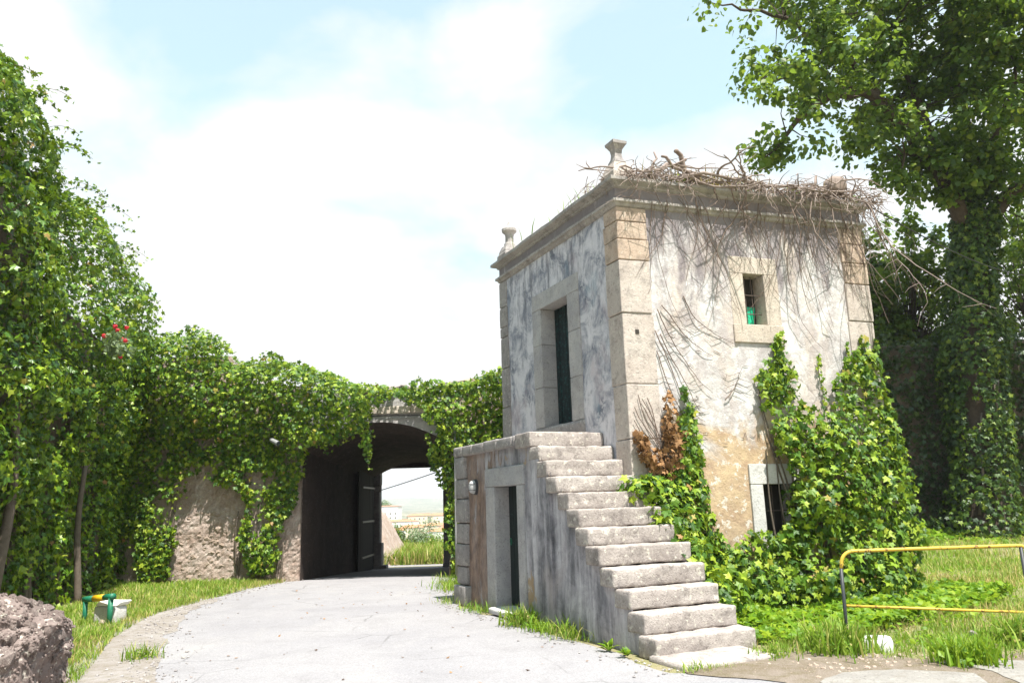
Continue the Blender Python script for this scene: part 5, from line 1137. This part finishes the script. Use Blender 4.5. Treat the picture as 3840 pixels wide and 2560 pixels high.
for c, r, k in ELL:
    for j in range(max(4, int(14 * r * r * k))):
        D = unit(rng.normal(size=3)); D[2] *= .85; p = np.array(c) + D * r * (.35 + .65 * rng.random() ** .5)
        if fbm(np.array([p[0] * .55]), np.array([p[1] * .55]), np.array([p[2] * .55]), oct=2, seed=161)[0] < .41: continue
        CC.append(p); nd = nodes[np.argmin(np.sum((nodes - p) ** 2, 1))]
        if len(CC) % 2 == 0: tw.tube([nd, (nd + p) / 2 + np.array([0, 0, .15]) + rng.normal(size=3) * .12, p], [.03, .018, .006], 3, False)
        CL.append(blob_leaves(p, rng.uniform(.38, .72), int(rng.uniform(26, 48)), .19, rng, .75, .7))
tw.build('twigs', M_BARK, tree, False, 'stuff')
cc = cat5(*CL); scatter('crown', *cc[:4], 'heart', L_TREE, tree, None)
# ivy sleeve round the trunk
n = 12500; z = rng.uniform(0, 13.0, n); ang = rng.uniform(0, 6.283, n); tz = np.array(tpts); cx_, cy_ = np.interp(z, tz[:, 2], tz[:, 0]), np.interp(z, tz[:, 2], tz[:, 1])
rb = np.interp(z, [0, 1.2, 2.2, 5, 6.8, 8, 11, 13], [1.75, 1.2, .95, 1.05, 1.2, .85, .82, .55]) * (.78 + .5 * fbm(ang * 1.2, z * .9, oct=3, seed=171)) * (1 - .22 * rng.random(n))
gap = fbm(np.cos(ang) * 1.4 + 4, z * .7, np.sin(ang) * 1.4, oct=3, seed=172); k = (gap < .62) | (z > 5.5)
D = np.stack([np.cos(ang), np.sin(ang), 0 * ang], 1); P = np.stack([cx_, cy_, z], 1) + D * rb[:, None]
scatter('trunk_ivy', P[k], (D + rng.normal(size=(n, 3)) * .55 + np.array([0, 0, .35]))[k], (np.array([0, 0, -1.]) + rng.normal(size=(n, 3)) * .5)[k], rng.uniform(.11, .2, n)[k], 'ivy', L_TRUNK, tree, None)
for j in range(7):
    a = rng.uniform(-2.6, -.6); pts = [np.array([np.interp(q, tz[:, 2], tz[:, 0]) + (.72 + .12 * math.sin(q * 2 + j)) * math.cos(a + .1 * q), 26.6 + .78 * math.sin(a + .1 * q), q]) for q in np.linspace(.8, rng.uniform(3, 6), 9)]
    MB().tube(pts, list(np.linspace(.06, .03, 9)), 6).build('ivy_stem', M_STEM, tree, True)
# smaller trees behind the wall
def small_tree(name, lab, base, h, r, ncl, mat, seed, sz=.16):
    t = thing(name, lab, 'tree', base, 'smaller trees behind the rampart'); b = np.array(base); g = np.random.default_rng(seed)
    MB().tube([b, b + [0.1, 0, h * .4], b + [.0, .1, h * .72]], [.2, .15, .06], 7).build('trunk', M_BARK, t, True); mb = MB(); cl = []
    for j in range(ncl):
        D = unit(g.normal(size=3)); p = b + np.array([0, 0, h * .74]) + D * np.array([r, r, h * .30]) * g.random() ** .4; cl.append(blob_leaves(p, g.uniform(.3, .65), int(g.uniform(26, 44)), sz * 1.2, g, .8, .6))
        mb.tube([b + np.array([0, 0, h * g.uniform(.35, .7)]), p], [.03, .008], 3, False)
    mb.build('branch', M_BARK, t); c = cat5(*cl); scatter('crown', *c[:4], 'heart', mat, t, None)
small_tree('small_tree', 'small leafy tree showing over the rampart between house and trunk', (16.8, 31.6, 0), 12.9, 2.4, 210, L_TREE, 181)
small_tree('small_tree', 'thin leafed tree at the right edge behind the trunk', (21.8, 31.5, 0), 13.2, 2.2, 90, L_TREE, 183)
small_tree('small_tree', 'dark bushy tree just past the far corner of the guard house', (14.2, 31.0, 0), 11.4, 2.1, 220, L_TREE, 185)
wr = MB().tube([np.array([5.99, 12.06, 6.3]) * (1 - u) + np.array([21.0, 29.0, 9.75]) * u + np.array([0, 0, -1.6 * u * (1 - u)]) for u in np.linspace(0, 1, 24)], .012, 5).build('overhead_wire', M_WIRE)
tag(wr, 'thin overhead wire running from the far roof corner to the right', 'wire')

# ------------------------------------------------------------------ lawn, verge, ground cover
cov = lambda x, y: smooth(.40, .56, fbm(x * .55, y * .55, oct=3, seed=201))
LAWN = [(2.75, 8.4), (3.4, 8.2), (5.2, 8.3), (8.5, 8.0), (16, 10), (26, 22), (26, 27.6), (6.5, 28.4), (6.5, 14), (4.0, 11.6), (2.3, 10.2), (2.4, 8.9)]
CP = [(2.62, 9.0), (3.4, 9.0), (4.2, 9.5), (5.2, 10.2), (6.6, 11.2), (7.6, 12.4), (6.9, 13.0), (5.4, 11.7), (4.4, 11.2), (3.2, 10.9), (2.35, 10.6), (2.1, 9.9), (2.5, 9.4)]
x, y = in_area(CP, 1000, rng, lambda x, y: .35 + .65 * smooth(.34, .48, fbm(x * 1.1, y * 1.1, oct=3, seed=203)))
h = .02 + .30 * fbm(x * 1.4, y * 1.4, oct=3, seed=205) * rng.random(len(x)) ** .5; P = np.stack([x, y, h], 1)
gc = scatter('ground_cover', P, rng.normal(size=P.shape) * .55 + np.array([0, -.2, 1.0]), rng.normal(size=P.shape) + np.array([0, -.3, -.2]), rng.uniform(.06, .12, len(x)), 'ivy', L_COVER)
x, y = in_area([(8.0, 13.6), (11, 13.0), (30, 20.0), (30, 28), (8.5, 28.5), (7.0, 22), (6.2, 14.5)], 95, rng, lambda x, y: smooth(23.5, 27.3, y + 1.6 * (fbm(x * .6, y * .6, seed=206) - .5)) + 0)
h = .04 + .55 * fbm(x * .8, y * .8, oct=3, seed=207) * rng.random(len(x)) * smooth(23, 28, y); P = np.stack([x, y, h], 1)
gc2 = scatter('ground_cover', P, rng.normal(size=P.shape) * .5 + np.array([0, -.3, 1.0]), rng.normal(size=P.shape) + np.array([0, -.3, -.2]), rng.uniform(.12, .2, len(x)), 'ivy', L_COVER)
# dense low ivy in front of the house wall
x, y = in_area([(2.1, 9.9), (3.0, 10.8), (4.2, 11.1), (5.2, 11.35), (5.75, 11.75), (5.6, 12.1), (1.9, 10.7)], 900, rng)
h = .05 + .55 * fbm(x * 1.6, y * 1.6, oct=3, seed=209) * (.4 + .6 * rng.random(len(x))); P = np.stack([x, y, h], 1)
gc3 = scatter('low_ivy', P, rng.normal(size=P.shape) * .6 + np.array([.1, -.6, .8]), rng.normal(size=P.shape) * .6 + np.array([0, -.4, -.6]), rng.uniform(.08, .14, len(x)), 'ivy', L_IVY_SUN)
x, y = in_area(LAWN, 900, rng, lambda x, y: np.clip(1.25 - .085 * (y - 8), .12, 1) * (.25 + .75 * smooth(.38, .55, fbm(x * .9, y * .9, oct=3, seed=211))) * (np.hypot(x, y) < 34))
P = np.stack([x, y, np.full(len(x), .0)], 1); blades('grass', P, (.03 + .09 * rng.random(len(x))) * (1 + .05 * (y - 8)) * (.6 + .8 * fbm(x * .8, y * .8, seed=212)), L_GRASS, rng, None, 1.1, .05)
x, y = in_area(LAWN, 420, rng, lambda x, y: np.clip(1.3 - .09 * (y - 8), .1, 1) * smooth(.42, .60, fbm(x * .7 + 4, y * .7, oct=3, seed=213)) * (np.hypot(x, y) < 30))
P = np.stack([x, y, np.full(len(x), .0)], 1); blades('dry_grass', P, (.03 + .10 * rng.random(len(x))) * (1 + .05 * (y - 8)), L_DRY, rng, None, 1.2, .035)
x, y = in_area([(2.7, 8.0), (3.6, 7.75), (4.0, 7.95), (4.3, 7.6), (5.6, 7.7), (8, 7.9), (8, 9.2), (2.7, 9.2)], 900, rng, lambda x, y: smooth(.42, .56, fbm(x * 2.1, y * 2.1, oct=3, seed=271)))
P = np.stack([x, y, np.full(len(x), .015)], 1); blades('path_grass', P, .02 + .08 * rng.random(len(x)) ** 1.4, L_GRASS, rng, None, 1.3, .05)
x, y = in_area([(2.7, 8.2), (5.6, 8.0), (8, 8.1), (8, 10.5), (4.6, 10.3), (2.7, 9.2)], 260, rng, lambda x, y: smooth(.46, .58, fbm(x * 1.6, y * 1.6, oct=3, seed=272)))
P = np.stack([x, y, .02 + .09 * rng.random(len(x))], 1); scatter('low_weeds', P, rng.normal(size=P.shape) * .5 + np.array([0, 0, 1.0]), rng.normal(size=P.shape), rng.uniform(.04, .09, len(x)), 'simple', L_COVER)
VERGE = [(-4.35, 8.0), (-4.9, 9.4), (-5.45, 10.8), (-5.8, 12.2), (-6.0, 13.4), (-5.9, 15.0), (-5.75, 16.6), (-5.5, 18.0), (-5.4, 18.6), (-8.2, 18.9), (-9.6, 19.0), (-8.8, 16.5), (-7.8, 13.0), (-7.0, 10.5), (-6.4, 8.4), (-5.6, 7.4)]
x, y = in_area(VERGE, 2300, rng, lambda x, y: np.clip(1.35 - .05 * (y - 8), .3, 1) * (.30 + .70 * smooth(.36, .5, fbm(x * 1.1, y * 1.1, oct=3, seed=215))))
P = np.stack([x, y, np.full(len(x), .0)], 1); blades('verge_grass', P, (.02 + .09 * rng.random(len(x)) ** 1.5) * (.6 + .9 * fbm(x * 1.2, y * 1.2, seed=216)) * (1 + .03 * (y - 9)), L_GRASS, rng, None, 1.2, .05)
x, y = in_area(VERGE, 500, rng, lambda x, y: smooth(.45, .6, fbm(x * .9 + 4, y * .9, oct=3, seed=217))); P = np.stack([x, y, np.full(len(x), .0)], 1)
blades('dry_verge_grass', P, .03 + .09 * rng.random(len(x)), L_DRY, rng, None, 1.2, .035)
x, y = in_area([(-4.9, 8.2), (-5.5, 9.6), (-6.3, 11.5), (-7.2, 13), (-8, 13.0), (-7.3, 10.5), (-6.4, 8.5), (-5.4, 7.9)], 120, rng, lambda x, y: smooth(.45, .55, fbm(x * 1.5, y * 1.5, oct=2, seed=218)))
P = np.stack([x, y, .03 + .25 * rng.random(len(x)) ** 2], 1); scatter('verge_creeper', P, rng.normal(size=P.shape) * .5 + np.array([.2, -.2, 1.0]), rng.normal(size=P.shape), rng.uniform(.06, .12, len(x)), 'ivy', L_COVER)
# fringe at the foot of the stair block and the gate wall
def fringe(name, pts, n, hmax, seed, mat=L_GRASS, wdt=.12):
    g = np.random.default_rng(seed); pts = np.array(pts, float); L = np.concatenate(([0], np.cumsum(np.linalg.norm(np.diff(pts, axis=0), axis=1)))); u = g.uniform(0, L[-1], n)
    dn = fbm(u * 1.8, u * 0, oct=2, seed=seed); k = dn > .42; u = u[k]; dn = dn[k]
    x = np.interp(u, L, pts[:, 0]) + g.normal(size=len(u)) * wdt; y = np.interp(u, L, pts[:, 1]) + g.normal(size=len(u)) * wdt
    return blades(name, np.stack([x, y, np.full(len(u), .03)], 1), hmax * (.15 + .85 * g.random(len(u)) ** 2) * (.2 + 1.6 * smooth(.42, .7, dn)), mat, g, None, 1.3, .05)
fringe('wall_foot_grass', [SF.p(.3, 0, .10)[:2], SF.p(3.2, 0, .10)[:2]], 1500, .14, 221)
fringe('wall_foot_grass', [SF.p(4.4, 0, .16)[:2], SF.p(6.2, 0, .2)[:2]], 700, .10, 222)
fringe('wall_foot_grass', [(-1.0, 13.9), (-1.25, 15.5), (-1.5, 17.2), (-1.55, 18.2)], 2600, .15, 223, L_GRASS, .2)
fringe('wall_foot_grass', [SF.p(-.35, 0, -.9)[:2], SF.p(-.42, 0, .1)[:2]], 500, .10, 224, L_GRASS, .06)

# separate weeds
def weed(lab, loc, r, n, size, seed, kind='rosette', mat=L_COVER, h=.25):
    g = np.random.default_rng(seed); t = thing('weed_clump', lab, 'weed', loc); b = np.array(loc, float)
    ang = g.uniform(0, 6.283, n); e = g.uniform(.15, 1.2, n); D = np.stack([np.cos(ang) * np.cos(e), np.sin(ang) * np.cos(e), np.sin(e)], 1)
    if kind == 'rosette':
        lv = []; mb = MB()
        for d in D:
            L = size * g.uniform(.6, 1.2); s = np.cross(d, [0, 0, 1]); s /= np.linalg.norm(s) + 1e-6; w = L * .16; q = [b, b + d * L * .5 + s * w + [0, 0, L * .10], b + d * L + [0, 0, -L * .12], b + d * L * .5 - s * w + [0, 0, L * .10], b + d * L * .55 + [0, 0, L * .06]]
            mb.add(q, [(0, 1, 4), (1, 2, 4), (2, 3, 4), (3, 0, 4)])
        mb.build('leaves', mat, t)
    else:
        P = b + np.stack([g.normal(size=n) * r, g.normal(size=n) * r, 0 * ang], 1); blades('blades', P, h * (.4 + .6 * g.random(n)), mat, g, t, .9, .035)
        P = b + np.stack([g.normal(size=n) * r * .8, g.normal(size=n) * r * .8, h * .5 * g.random(n)], 1); scatter('leaves', P, g.normal(size=P.shape) + [0, 0, .7], g.normal(size=P.shape) + [0, 0, .4], size * (.5 + .6 * g.random(n)), 'simple', mat, t)
    return t
weed('pale rosette weed at the wall foot near the bottom stair', tuple(SF.p(.9, .02, .16)), .1, 26, .16, 231)
weed('small rosette weed beside the stair foot, nearer the lowest step', tuple(SF.p(.55, .02, .15)), .1, 20, .14, 232)
weed('bushy green weed right of the white doorstep', tuple(SF.p(3.15, .02, .15)), .14, 200, .07, 233, 'bush', L_GRASS, .30)
weed('yellow green leafy weed under the pilaster of the stair block', tuple(SF.p(2.55, .02, .14)), .12, 150, .07, 234, 'bush', L_COVER, .16)
x, y = in_area(LAWN, 90, rng, lambda x, y: (np.hypot(x, y) < 22) * smooth(.42, .56, fbm(x * 1.2, y * 1.2, oct=3, seed=261))); P = np.stack([x, y, .02 + .05 * rng.random(len(x))], 1)
scatter('clover', P, rng.normal(size=P.shape) * .4 + np.array([0, 0, 1.0]), rng.normal(size=P.shape), rng.uniform(.03, .07, len(x)), 'heart', L_COVER)
weed('grey green grassy clump around the foot of the black barrier post', (3.28, 8.45, 0), .16, 420, .05, 235, 'bush', L_GRASS, .38)
weed('bright green feathery weed between the two pale paving slabs', (4.2, 7.75, 0), .15, 420, .08, 236, 'bush', L_COVER, .30)
weed('yellowish bushy weed in the dry grass at the lower right', (5.3, 8.6, 0), .14, 260, .09, 237, 'bush', L_GRASS, .36)
weed('low grass clump on the dirt at the lower left corner', (-4.35, 9.3, 0), .10, 120, .04, 238, 'bush', L_GRASS, .20)
weed('short grass tuft right of the lowest stair slab', (2.52, 8.28, 0), .08, 200, .04, 239, 'bush', L_GRASS, .16)

# ------------------------------------------------------------------ barrier, stones, bench, rubble block
bar = thing('pipe_barrier', 'bent pipe barrier with chipped yellow rails and black posts', 'barrier', (3.57, 8.87, 0))
arc = [(3.585 + .14 * (1 - math.cos(t)), 8.87, .84 + .14 * math.sin(t)) for t in np.linspace(0, math.pi / 2, 7)]
MB().tube([(3.575, 8.87, .80)] + arc + [(4.4, 8.87, .985), (5.4, 8.87, .985), (5.60, 8.87, .985), (5.70, 8.87, .94), (5.73, 8.87, .84)], .0195, 12).build('top_rail', M_YELLOW, bar, True)
MB().tube([(3.56, 8.87, -.1), (3.565, 8.872, .3), (3.575, 8.87, .80)], .019, 12).build('post', M_BLACKPIPE, bar, True)
MB().tube([(5.60, 8.87, -.1), (5.60, 8.87, .966)], .019, 12).build('post', M_BLACKPIPE, bar, True)
MB().tube([(3.59, 8.868, .405), (5.60, 8.868, .275)], .0145, 10).build('lower_rail', M_YELLOW, bar, True)
cb = worn('concrete_block', [(3.54, 8.42, -.05), (3.80, 8.32, -.05), (3.90, 8.60, -.05), (3.66, 8.74, -.05), (3.56, 8.46, .12), (3.72, 8.38, .09), (3.75, 8.56, .13), (3.63, 8.66, .17)], (5, 5, 4), .03, .02, S_WHITE, None, seed=81, freq=4)
tag(cb, 'broken white concrete block at the foot of the barrier post', 'block')
for j, (x, y, s) in enumerate(((5.0, 9.0, .07), (5.9, 9.3, .05), (4.7, 8.1, .05), (6.2, 8.5, .06))):
    put('loose_stone', LUMPG[j], None, (x, y, .02), (s * 1.3, s, s * .6)); o = COL.objects[-1]
    tag(bpy.data.objects[o.name], ('small grey stone lying in the dry grass under the barrier', 'tiny stone in the grass past the right barrier post', 'small stone beside the right paving slab', 'small stone at the right edge of the dry lawn')[j], 'stone')
bench = thing('low_pipe_barrier', 'low green pipe barrier with a yellow band on its rail', 'barrier', (-6.6, 12.5, 0))
def sag(u): return np.array([-6.92, 12.72, .33]) * (1 - u) + np.array([-6.28, 12.35, .40]) * u
MB().tube([sag(0), sag(.15), sag(.36)], .047, 12).build('rail_end', M_GREEN, bench, True); MB().tube([sag(.36), sag(.72)], .049, 12).build('rail_band', M_BAND, bench, True); MB().tube([sag(.72), sag(.9), sag(1.03)], .047, 12).build('rail_end', M_GREEN, bench, True)
MB().tube([(-6.87, 12.69, -.1), (-6.88, 12.69, .31)], .036, 10).build('post', M_GREEN, bench, True); MB().tube([(-6.31, 12.36, -.1), (-6.31, 12.36, .38)], .040, 10).build('post', M_GREEN, bench, True)
mk = thing('marker_stone', 'squat grey marker stone with white top behind the green pipe barrier', 'marker stone', (-6.45, 12.62, 0))
worn('body', [(-6.68, 12.58, -.08), (-6.27, 12.44, -.08), (-6.19, 12.66, -.08), (-6.60, 12.80, -.08), (-6.68, 12.58, .235), (-6.27, 12.44, .235), (-6.19, 12.66, .235), (-6.60, 12.80, .235)], (4, 4, 4), .02, .008, M_MARKER, mk, seed=83)
worn('top', [(-6.68, 12.58, .237), (-6.27, 12.44, .237), (-6.19, 12.66, .237), (-6.60, 12.80, .237), (-6.62, 12.62, .31), (-6.30, 12.51, .31), (-6.22, 12.66, .33), (-6.58, 12.78, .33)], (4, 4, 4), .018, .006, M_MARKERTOP, mk, seed=84)
sm = put('loose_stone', LUMPS[2], None, (-6.36, 12.26, .03), (.05, .05, .06)); tag(sm, 'small orange stone leaning at the right leg of the green barrier', 'stone')
blk = thing('rubble_block', 'rough pinkish conglomerate masonry block at the lower left corner', 'rubble block', (-5.3, 7.6, 0))
a_ = ico(); v, f = a_[2], a_[3]
# finer sphere
def subdiv(v, f):
    v = list(v); mid = {}; nf = []
    def md(a, b):
        k = (min(a, b), max(a, b))
        if k not in mid: p = v[a] + v[b]; mid[k] = len(v); v.append(p / np.linalg.norm(p))
        return mid[k]
    for a, b, c in f: ab, bc, ca = md(a, b), md(b, c), md(c, a); nf += [(a, ab, ca), (b, bc, ab), (c, ca, bc), (ab, bc, ca)]
    return np.array(v), nf
for q in range(4): v, f = subdiv(v, f)
sv = np.sign(v) * np.abs(v) ** .75; n1 = fbm(v[:, 0] * 2.2, v[:, 1] * 2.2, v[:, 2] * 2.2, 4, 91) - .5; n2 = fbm(v[:, 0] * 9, v[:, 1] * 9, v[:, 2] * 9, 3, 92) - .5
sv = sv * (1 + .35 * n1 + .16 * n2)[:, None]; Vb = np.array([-5.28, 7.62, .22]) + sv * np.array([.86, .80, .66])
npmesh('core', Vb, f, S_PINK, blk)
LUMPP = lump_meshes(14, S_PINK, False) ; cnt = 0
cand = rng.permutation(len(Vb))
for q in cand:
    p = Vb[q]
    if p[2] < .0 or (v[q] @ unit(np.array([.62, -.70, .4]))) < .0: continue
    s = float(np.exp(rng.normal(-3.25, .42))); put('embedded_stone', LUMPP[int(rng.integers(14))], blk, p - v[q] * s * .25, (s * rng.uniform(.8, 1.5), s * rng.uniform(.7, 1.2), s * rng.uniform(.6, 1.0))); cnt += 1
    if cnt >= 295: break
cr = [Vb[q] + v[q] * .005 for q in cand if Vb[q][2] > 0 and (v[q] @ np.array([.6, -.7, .4])) > .1][:1500]
mb = MB(); base = [lump_shape(300 + i, False) for i in range(5)]
for p in cr:
    lv, lf = base[int(rng.integers(5))]; mb.add(lv * rng.uniform(.009, .022) + p, lf)
mb.build('gravel_crust', S_PINK, blk, False, 'stuff')

# ------------------------------------------------------------------ beyond the gate
nb = 26
Xb, Yb = np.meshgrid(np.linspace(-9.0, -4.2, nb), np.linspace(31.3, 40, nb)); Zb = -.62 + 2.2 * smooth(-4.55, -6.1, Xb + .25 * (fbm(Yb * .9, Xb * .9, seed=301) - .5) + .05 * (Yb - 31)) * smooth(31.3, 31.8, Yb) * smooth(40, 36, Yb) + .14 * (fbm(Xb * 3, Yb * 3, oct=3, seed=302) - .5)
ii = np.arange(nb * nb).reshape(nb, nb); bk = npmesh('stone_bank', np.stack([Xb, Yb, Zb], -1).reshape(-1, 3), np.stack([ii[:-1, :-1], ii[:-1, 1:], ii[1:, 1:], ii[1:, :-1]], -1).reshape(-1, 4), M_RUBWALL); tag(bk, 'pale stony bank just outside the gate on the left', 'bank')
for mt, q, h0, h1 in ((L_DRY, 150, .15, .6), (L_GRASS, 170, .15, .7)):
    x, y = in_area([(-6.2, 31.1), (1, 31.1), (1, 44), (-8, 44)], q, rng); P = np.stack([x, y, ground_z(x, y)], 1); blades('outer_grass', P, rng.uniform(h0, h1, len(x)), mt, rng, None, .9, .035)
def bush(lab, c, r, n, mat, size=.09, sq=.8, grp='bushes outside the gate'):
    b = thing('bush', lab, 'bush', (c[0], c[1], float(ground_z(c[0], c[1]))), grp); cl = [blob_leaves(np.array(c) + rng.normal(size=3) * r * np.array([.45, .45, .3]), r * .5, n // 9, size, rng, sq, .7) for _ in range(9)]
    cc = cat5(*cl); scatter('foliage', *cc[:4], 'simple', mat, b)
    for _ in range(5): MB().tube([(c[0], c[1], float(ground_z(c[0], c[1]))), np.array(c) + rng.normal(size=3) * r * .3], [.03, .01], 5).build('stem', M_BARK, b)
bush('pale green bush in the middle of the view through the gate', (-4.7, 40, .25), 1.1, 1900, L_GREY)
bush('dark green bush hanging over the stony bank outside', (-6.6, 33.4, 1.9), .62, 900, L_TREE)
bush('olive bush low at the right of the gate view', (-3.55, 38.0, -.1), .8, 1300, L_GRASS)
bush('small dark shrub at the top of the outer bank slope', (-6.0, 41, .25), .8, 800, L_TREE)
def house(c, w, d, h, wall, lab, rot=0.0, storeys=2, roof=1.2):
    gz = float(ground_z(c[0], c[1])); t = thing('house', lab, 'house', (c[0], c[1], gz), 'town houses below the fortress')
    f = Fr((c[0] - w / 2 * math.cos(rot), c[1] - w / 2 * math.sin(rot), gz), (math.cos(rot), math.sin(rot), 0), (math.sin(rot), -math.cos(rot), 0))
    MB().stone(f.box(0, w, -3, h, -d, 0), .05).build('wall', wall, t)
    e = .35; Vv = [f.p(-e, h + .02, e), f.p(w + e, h + .02, e), f.p(w + e, h + .02, -d - e), f.p(-e, h + .02, -d - e), f.p(w * .18, h + roof, -d / 2), f.p(w * .82, h + roof, -d / 2)]
    MB().add(Vv, [(0, 1, 5, 4), (1, 2, 5), (2, 3, 4, 5), (3, 0, 4), (3, 2, 1, 0)]).build('roof', M_TILE, t)
    nw = max(2, int(w / 3.2))
    for s in range(storeys):
        for i in range(nw):
            a = (i + .5) * w / nw; z = 1.1 + s * 3.0; wi = MB().stone(f.box(a - .55, a + .55, z, z + 1.4, -.05, .04), .02).build('window', M_HOUSE2, t); MB().stone(f.box(a - .42, a + .42, z + .12, z + 1.28, .03, .06), .01).build('pane', M_GLASSDARK, wi)
HS = [((-30, 190), 14, 9, 6, M_HOUSE, 'nearest white house low at the right of the town'), ((-42, 205), 12, 8, 6, M_HOUSE2, 'nearest cream house low in the middle of the town'), ((-44, 232), 15, 9, 6.5, M_HOUSE, 'long white house with orange roof right of the middle in the gate'), ((-62, 262), 18, 10, 6.5, M_HOUSE, 'wide white house at the left of the town'), ((-50, 300), 12, 9, 7, M_HOUSE2, 'cream house in the middle of the town'), ((-74, 318), 16, 10, 7, M_HOUSE, 'white house half hidden behind the bank shrub'), ((-58, 372), 24, 12, 7, M_HOUSE, 'broad white hall with low orange roof'), ((-80, 410), 18, 12, 9, M_HOUSE, 'tall white house up the slope on the left'), ((-96, 560), 22, 14, 16, M_HOUSE, 'white tower block on the skyline of the town'), ((-114, 600), 14, 12, 14, M_HOUSE2, 'narrow cream block left on the skyline'), ((-78, 520), 26, 12, 8, M_HOUSE, 'long white building below the skyline'), ((-62, 480), 18, 12, 7, M_HOUSE2, 'cream building at the right of the town'), ((-40, 270), 10, 8, 6.5, M_HOUSE2, 'small cream house at the right edge of the gate view'), ((-72, 450), 16, 10, 8, M_HOUSE, 'white house between the long building and the hall')]
for i, (c, w, d, h, ml, lab) in enumerate(HS): house(c, w, d, h, ml, lab, random.uniform(-.3, .3), 2 if h < 10 else 4, random.uniform(1.2, 2.0) if h < 10 else .6)
for i, (x, y, r, lab) in enumerate(((-69, 300, 4, 'round dark tree left of the cream town house'), (-52, 330, 3.5, 'green tree behind the cream town house'), (-104, 520, 7, 'broad tree at the left of the town skyline'), (-66, 430, 4.5, 'green tree beside the broad white hall'), (-56, 250, 3, 'small tree in front of the town'), (-110, 640, 8, 'big tree clump on the skyline of the town'))):
    gz = float(ground_z(x, y)); t = thing('town_tree', lab, 'tree', (x, y, gz), 'trees in the town'); MB().tube([(x, y, gz - .5), (x, y, gz + r)], [.3, .2], 6).build('trunk', M_BARK, t)
    cl = blob_leaves((x, y, gz + r * 1.3), r, 900, r * .22, rng, .9, .8); scatter('crown', *cl[:4], 'simple', L_TREE, t, None)
wq = MB().tube([np.array([-9.5, 45, 2.2]) * (1 - u) + np.array([0.5, 45, 5.3]) * u + np.array([0, 0, -.6 * u * (1 - u)]) for u in np.linspace(0, 1, 16)], .03, 5).build('power_line', M_WIRE); tag(wq, 'thin power line rising to the right in the view through the gate', 'wire')

FARLAB = ['second cream house from the left edge of the gate view', 'low white house tucked below the skyline blocks', 'white house just right of the broad hall', 'cream house beside the long white building', 'white house peeping over the pale green bush', 'white house high up near the far hill', 'small cream house in front of the broad hall', 'white house with a wide roof at the right jamb', 'white house behind the tall white house', 'cream house under the power line', 'white house left of the round dark town tree', 'white house between the skyline blocks', 'cream house close to the big skyline tree', 'white house lowest on the town slope', 'white house second up from the outer grass', 'cream house farthest to the right in the town']
hg = np.random.default_rng(77)
for i in range(16):
    x, y = hg.uniform(-120, -30), hg.uniform(250, 640); gz = float(ground_z(x, y))
    if not (-.25 < x / y < -.08): x = -y * hg.uniform(.09, .18); gz = float(ground_z(x, y))
    house((x, y), hg.uniform(10, 22), hg.uniform(8, 12), hg.choice([6.5, 7, 9]), M_HOUSE if i % 3 else M_HOUSE2, FARLAB[i], hg.uniform(-.4, .4), 2, 1.5)
hz = MB(); X0, X1, Y0, Y1, Z0, Z1 = -4060, 4060, -660, 4560, -40, 90
hz.add([(X0, Y0, Z0), (X1, Y0, Z0), (X1, Y1, Z0), (X0, Y1, Z0), (X0, Y0, Z1), (X1, Y0, Z1), (X1, Y1, Z1), (X0, Y1, Z1)], [(3, 2, 1, 0), (4, 5, 6, 7), (0, 1, 5, 4), (1, 2, 6, 5), (2, 3, 7, 6), (3, 0, 4, 7)])
hm = bpy.data.materials.new('haze_air'); hm.use_nodes = True; hm.node_tree.nodes.clear()
pv = hm.node_tree.nodes.new('ShaderNodeVolumePrincipled'); pv.inputs['Color'].default_value = (.92, .96, 1, 1); pv.inputs['Density'].default_value = 0.0003
ho = hm.node_tree.nodes.new('ShaderNodeOutputMaterial'); hm.node_tree.links.new(pv.outputs[0], ho.inputs['Volume'])
hz.build('haze', hm, None, False, 'stuff')

EDGE = [(-3.3, 7.2), (-3.9, 8.4), (-4.6, 10.0), (-5.25, 11.6), (-5.65, 13.2), (-5.85, 15.2), (-5.65, 17.2), (-5.4, 18.4)]
EDGE2 = [tuple(SF.p(-.3, 0, .25)[:2]), tuple(SF.p(2.5, 0, .22)[:2]), tuple(SF.p(6, 0, .25)[:2]), (-1.35, 15.5), (-1.5, 18.2)]
gl = [lump_shape(500 + i, False) for i in range(6)]
def grit(name, pts, n, wd, s0, s1, mat, seed):
    g = np.random.default_rng(seed); pts = np.array(pts, float); L = np.concatenate(([0], np.cumsum(np.linalg.norm(np.diff(pts, axis=0), axis=1)))); u = g.uniform(0, L[-1], n); mb = MB()
    for q in u:
        x = np.interp(q, L, pts[:, 0]) + g.normal() * wd; y = np.interp(q, L, pts[:, 1]) + g.normal() * wd; s = s0 + (s1 - s0) * g.random() ** 3
        lv, lf = gl[int(g.integers(6))]; mb.add(lv * np.array([s, s, s * .6]) + np.array([x, y, .02]), lf)
    mb.build(name, mat, None, False, 'stuff')
grit('gravel', EDGE, 900, .22, .006, .03, S_COPE, 501); grit('gravel', EDGE2, 500, .14, .005, .022, S_COPE, 502)
grit('gravel', [(2.4, 7.7), (3.4, 7.9), (4.6, 8.0), (6.4, 8.4)], 420, .22, .006, .03, S_RUBBLE, 503)
g = np.random.default_rng(510); n = 150; x = g.uniform(-4.6, 2.2, n); y = g.uniform(6.8, 17, n); k = inpoly(x, y, ROAD); P = np.stack([x, y, np.full(n, .025)], 1)[k]
scatter('fallen_leaves', P, g.normal(size=P.shape) * .25 + np.array([0, 0, 1.0]), g.normal(size=P.shape), g.uniform(.025, .06, len(P)), 'simple', L_DEAD)
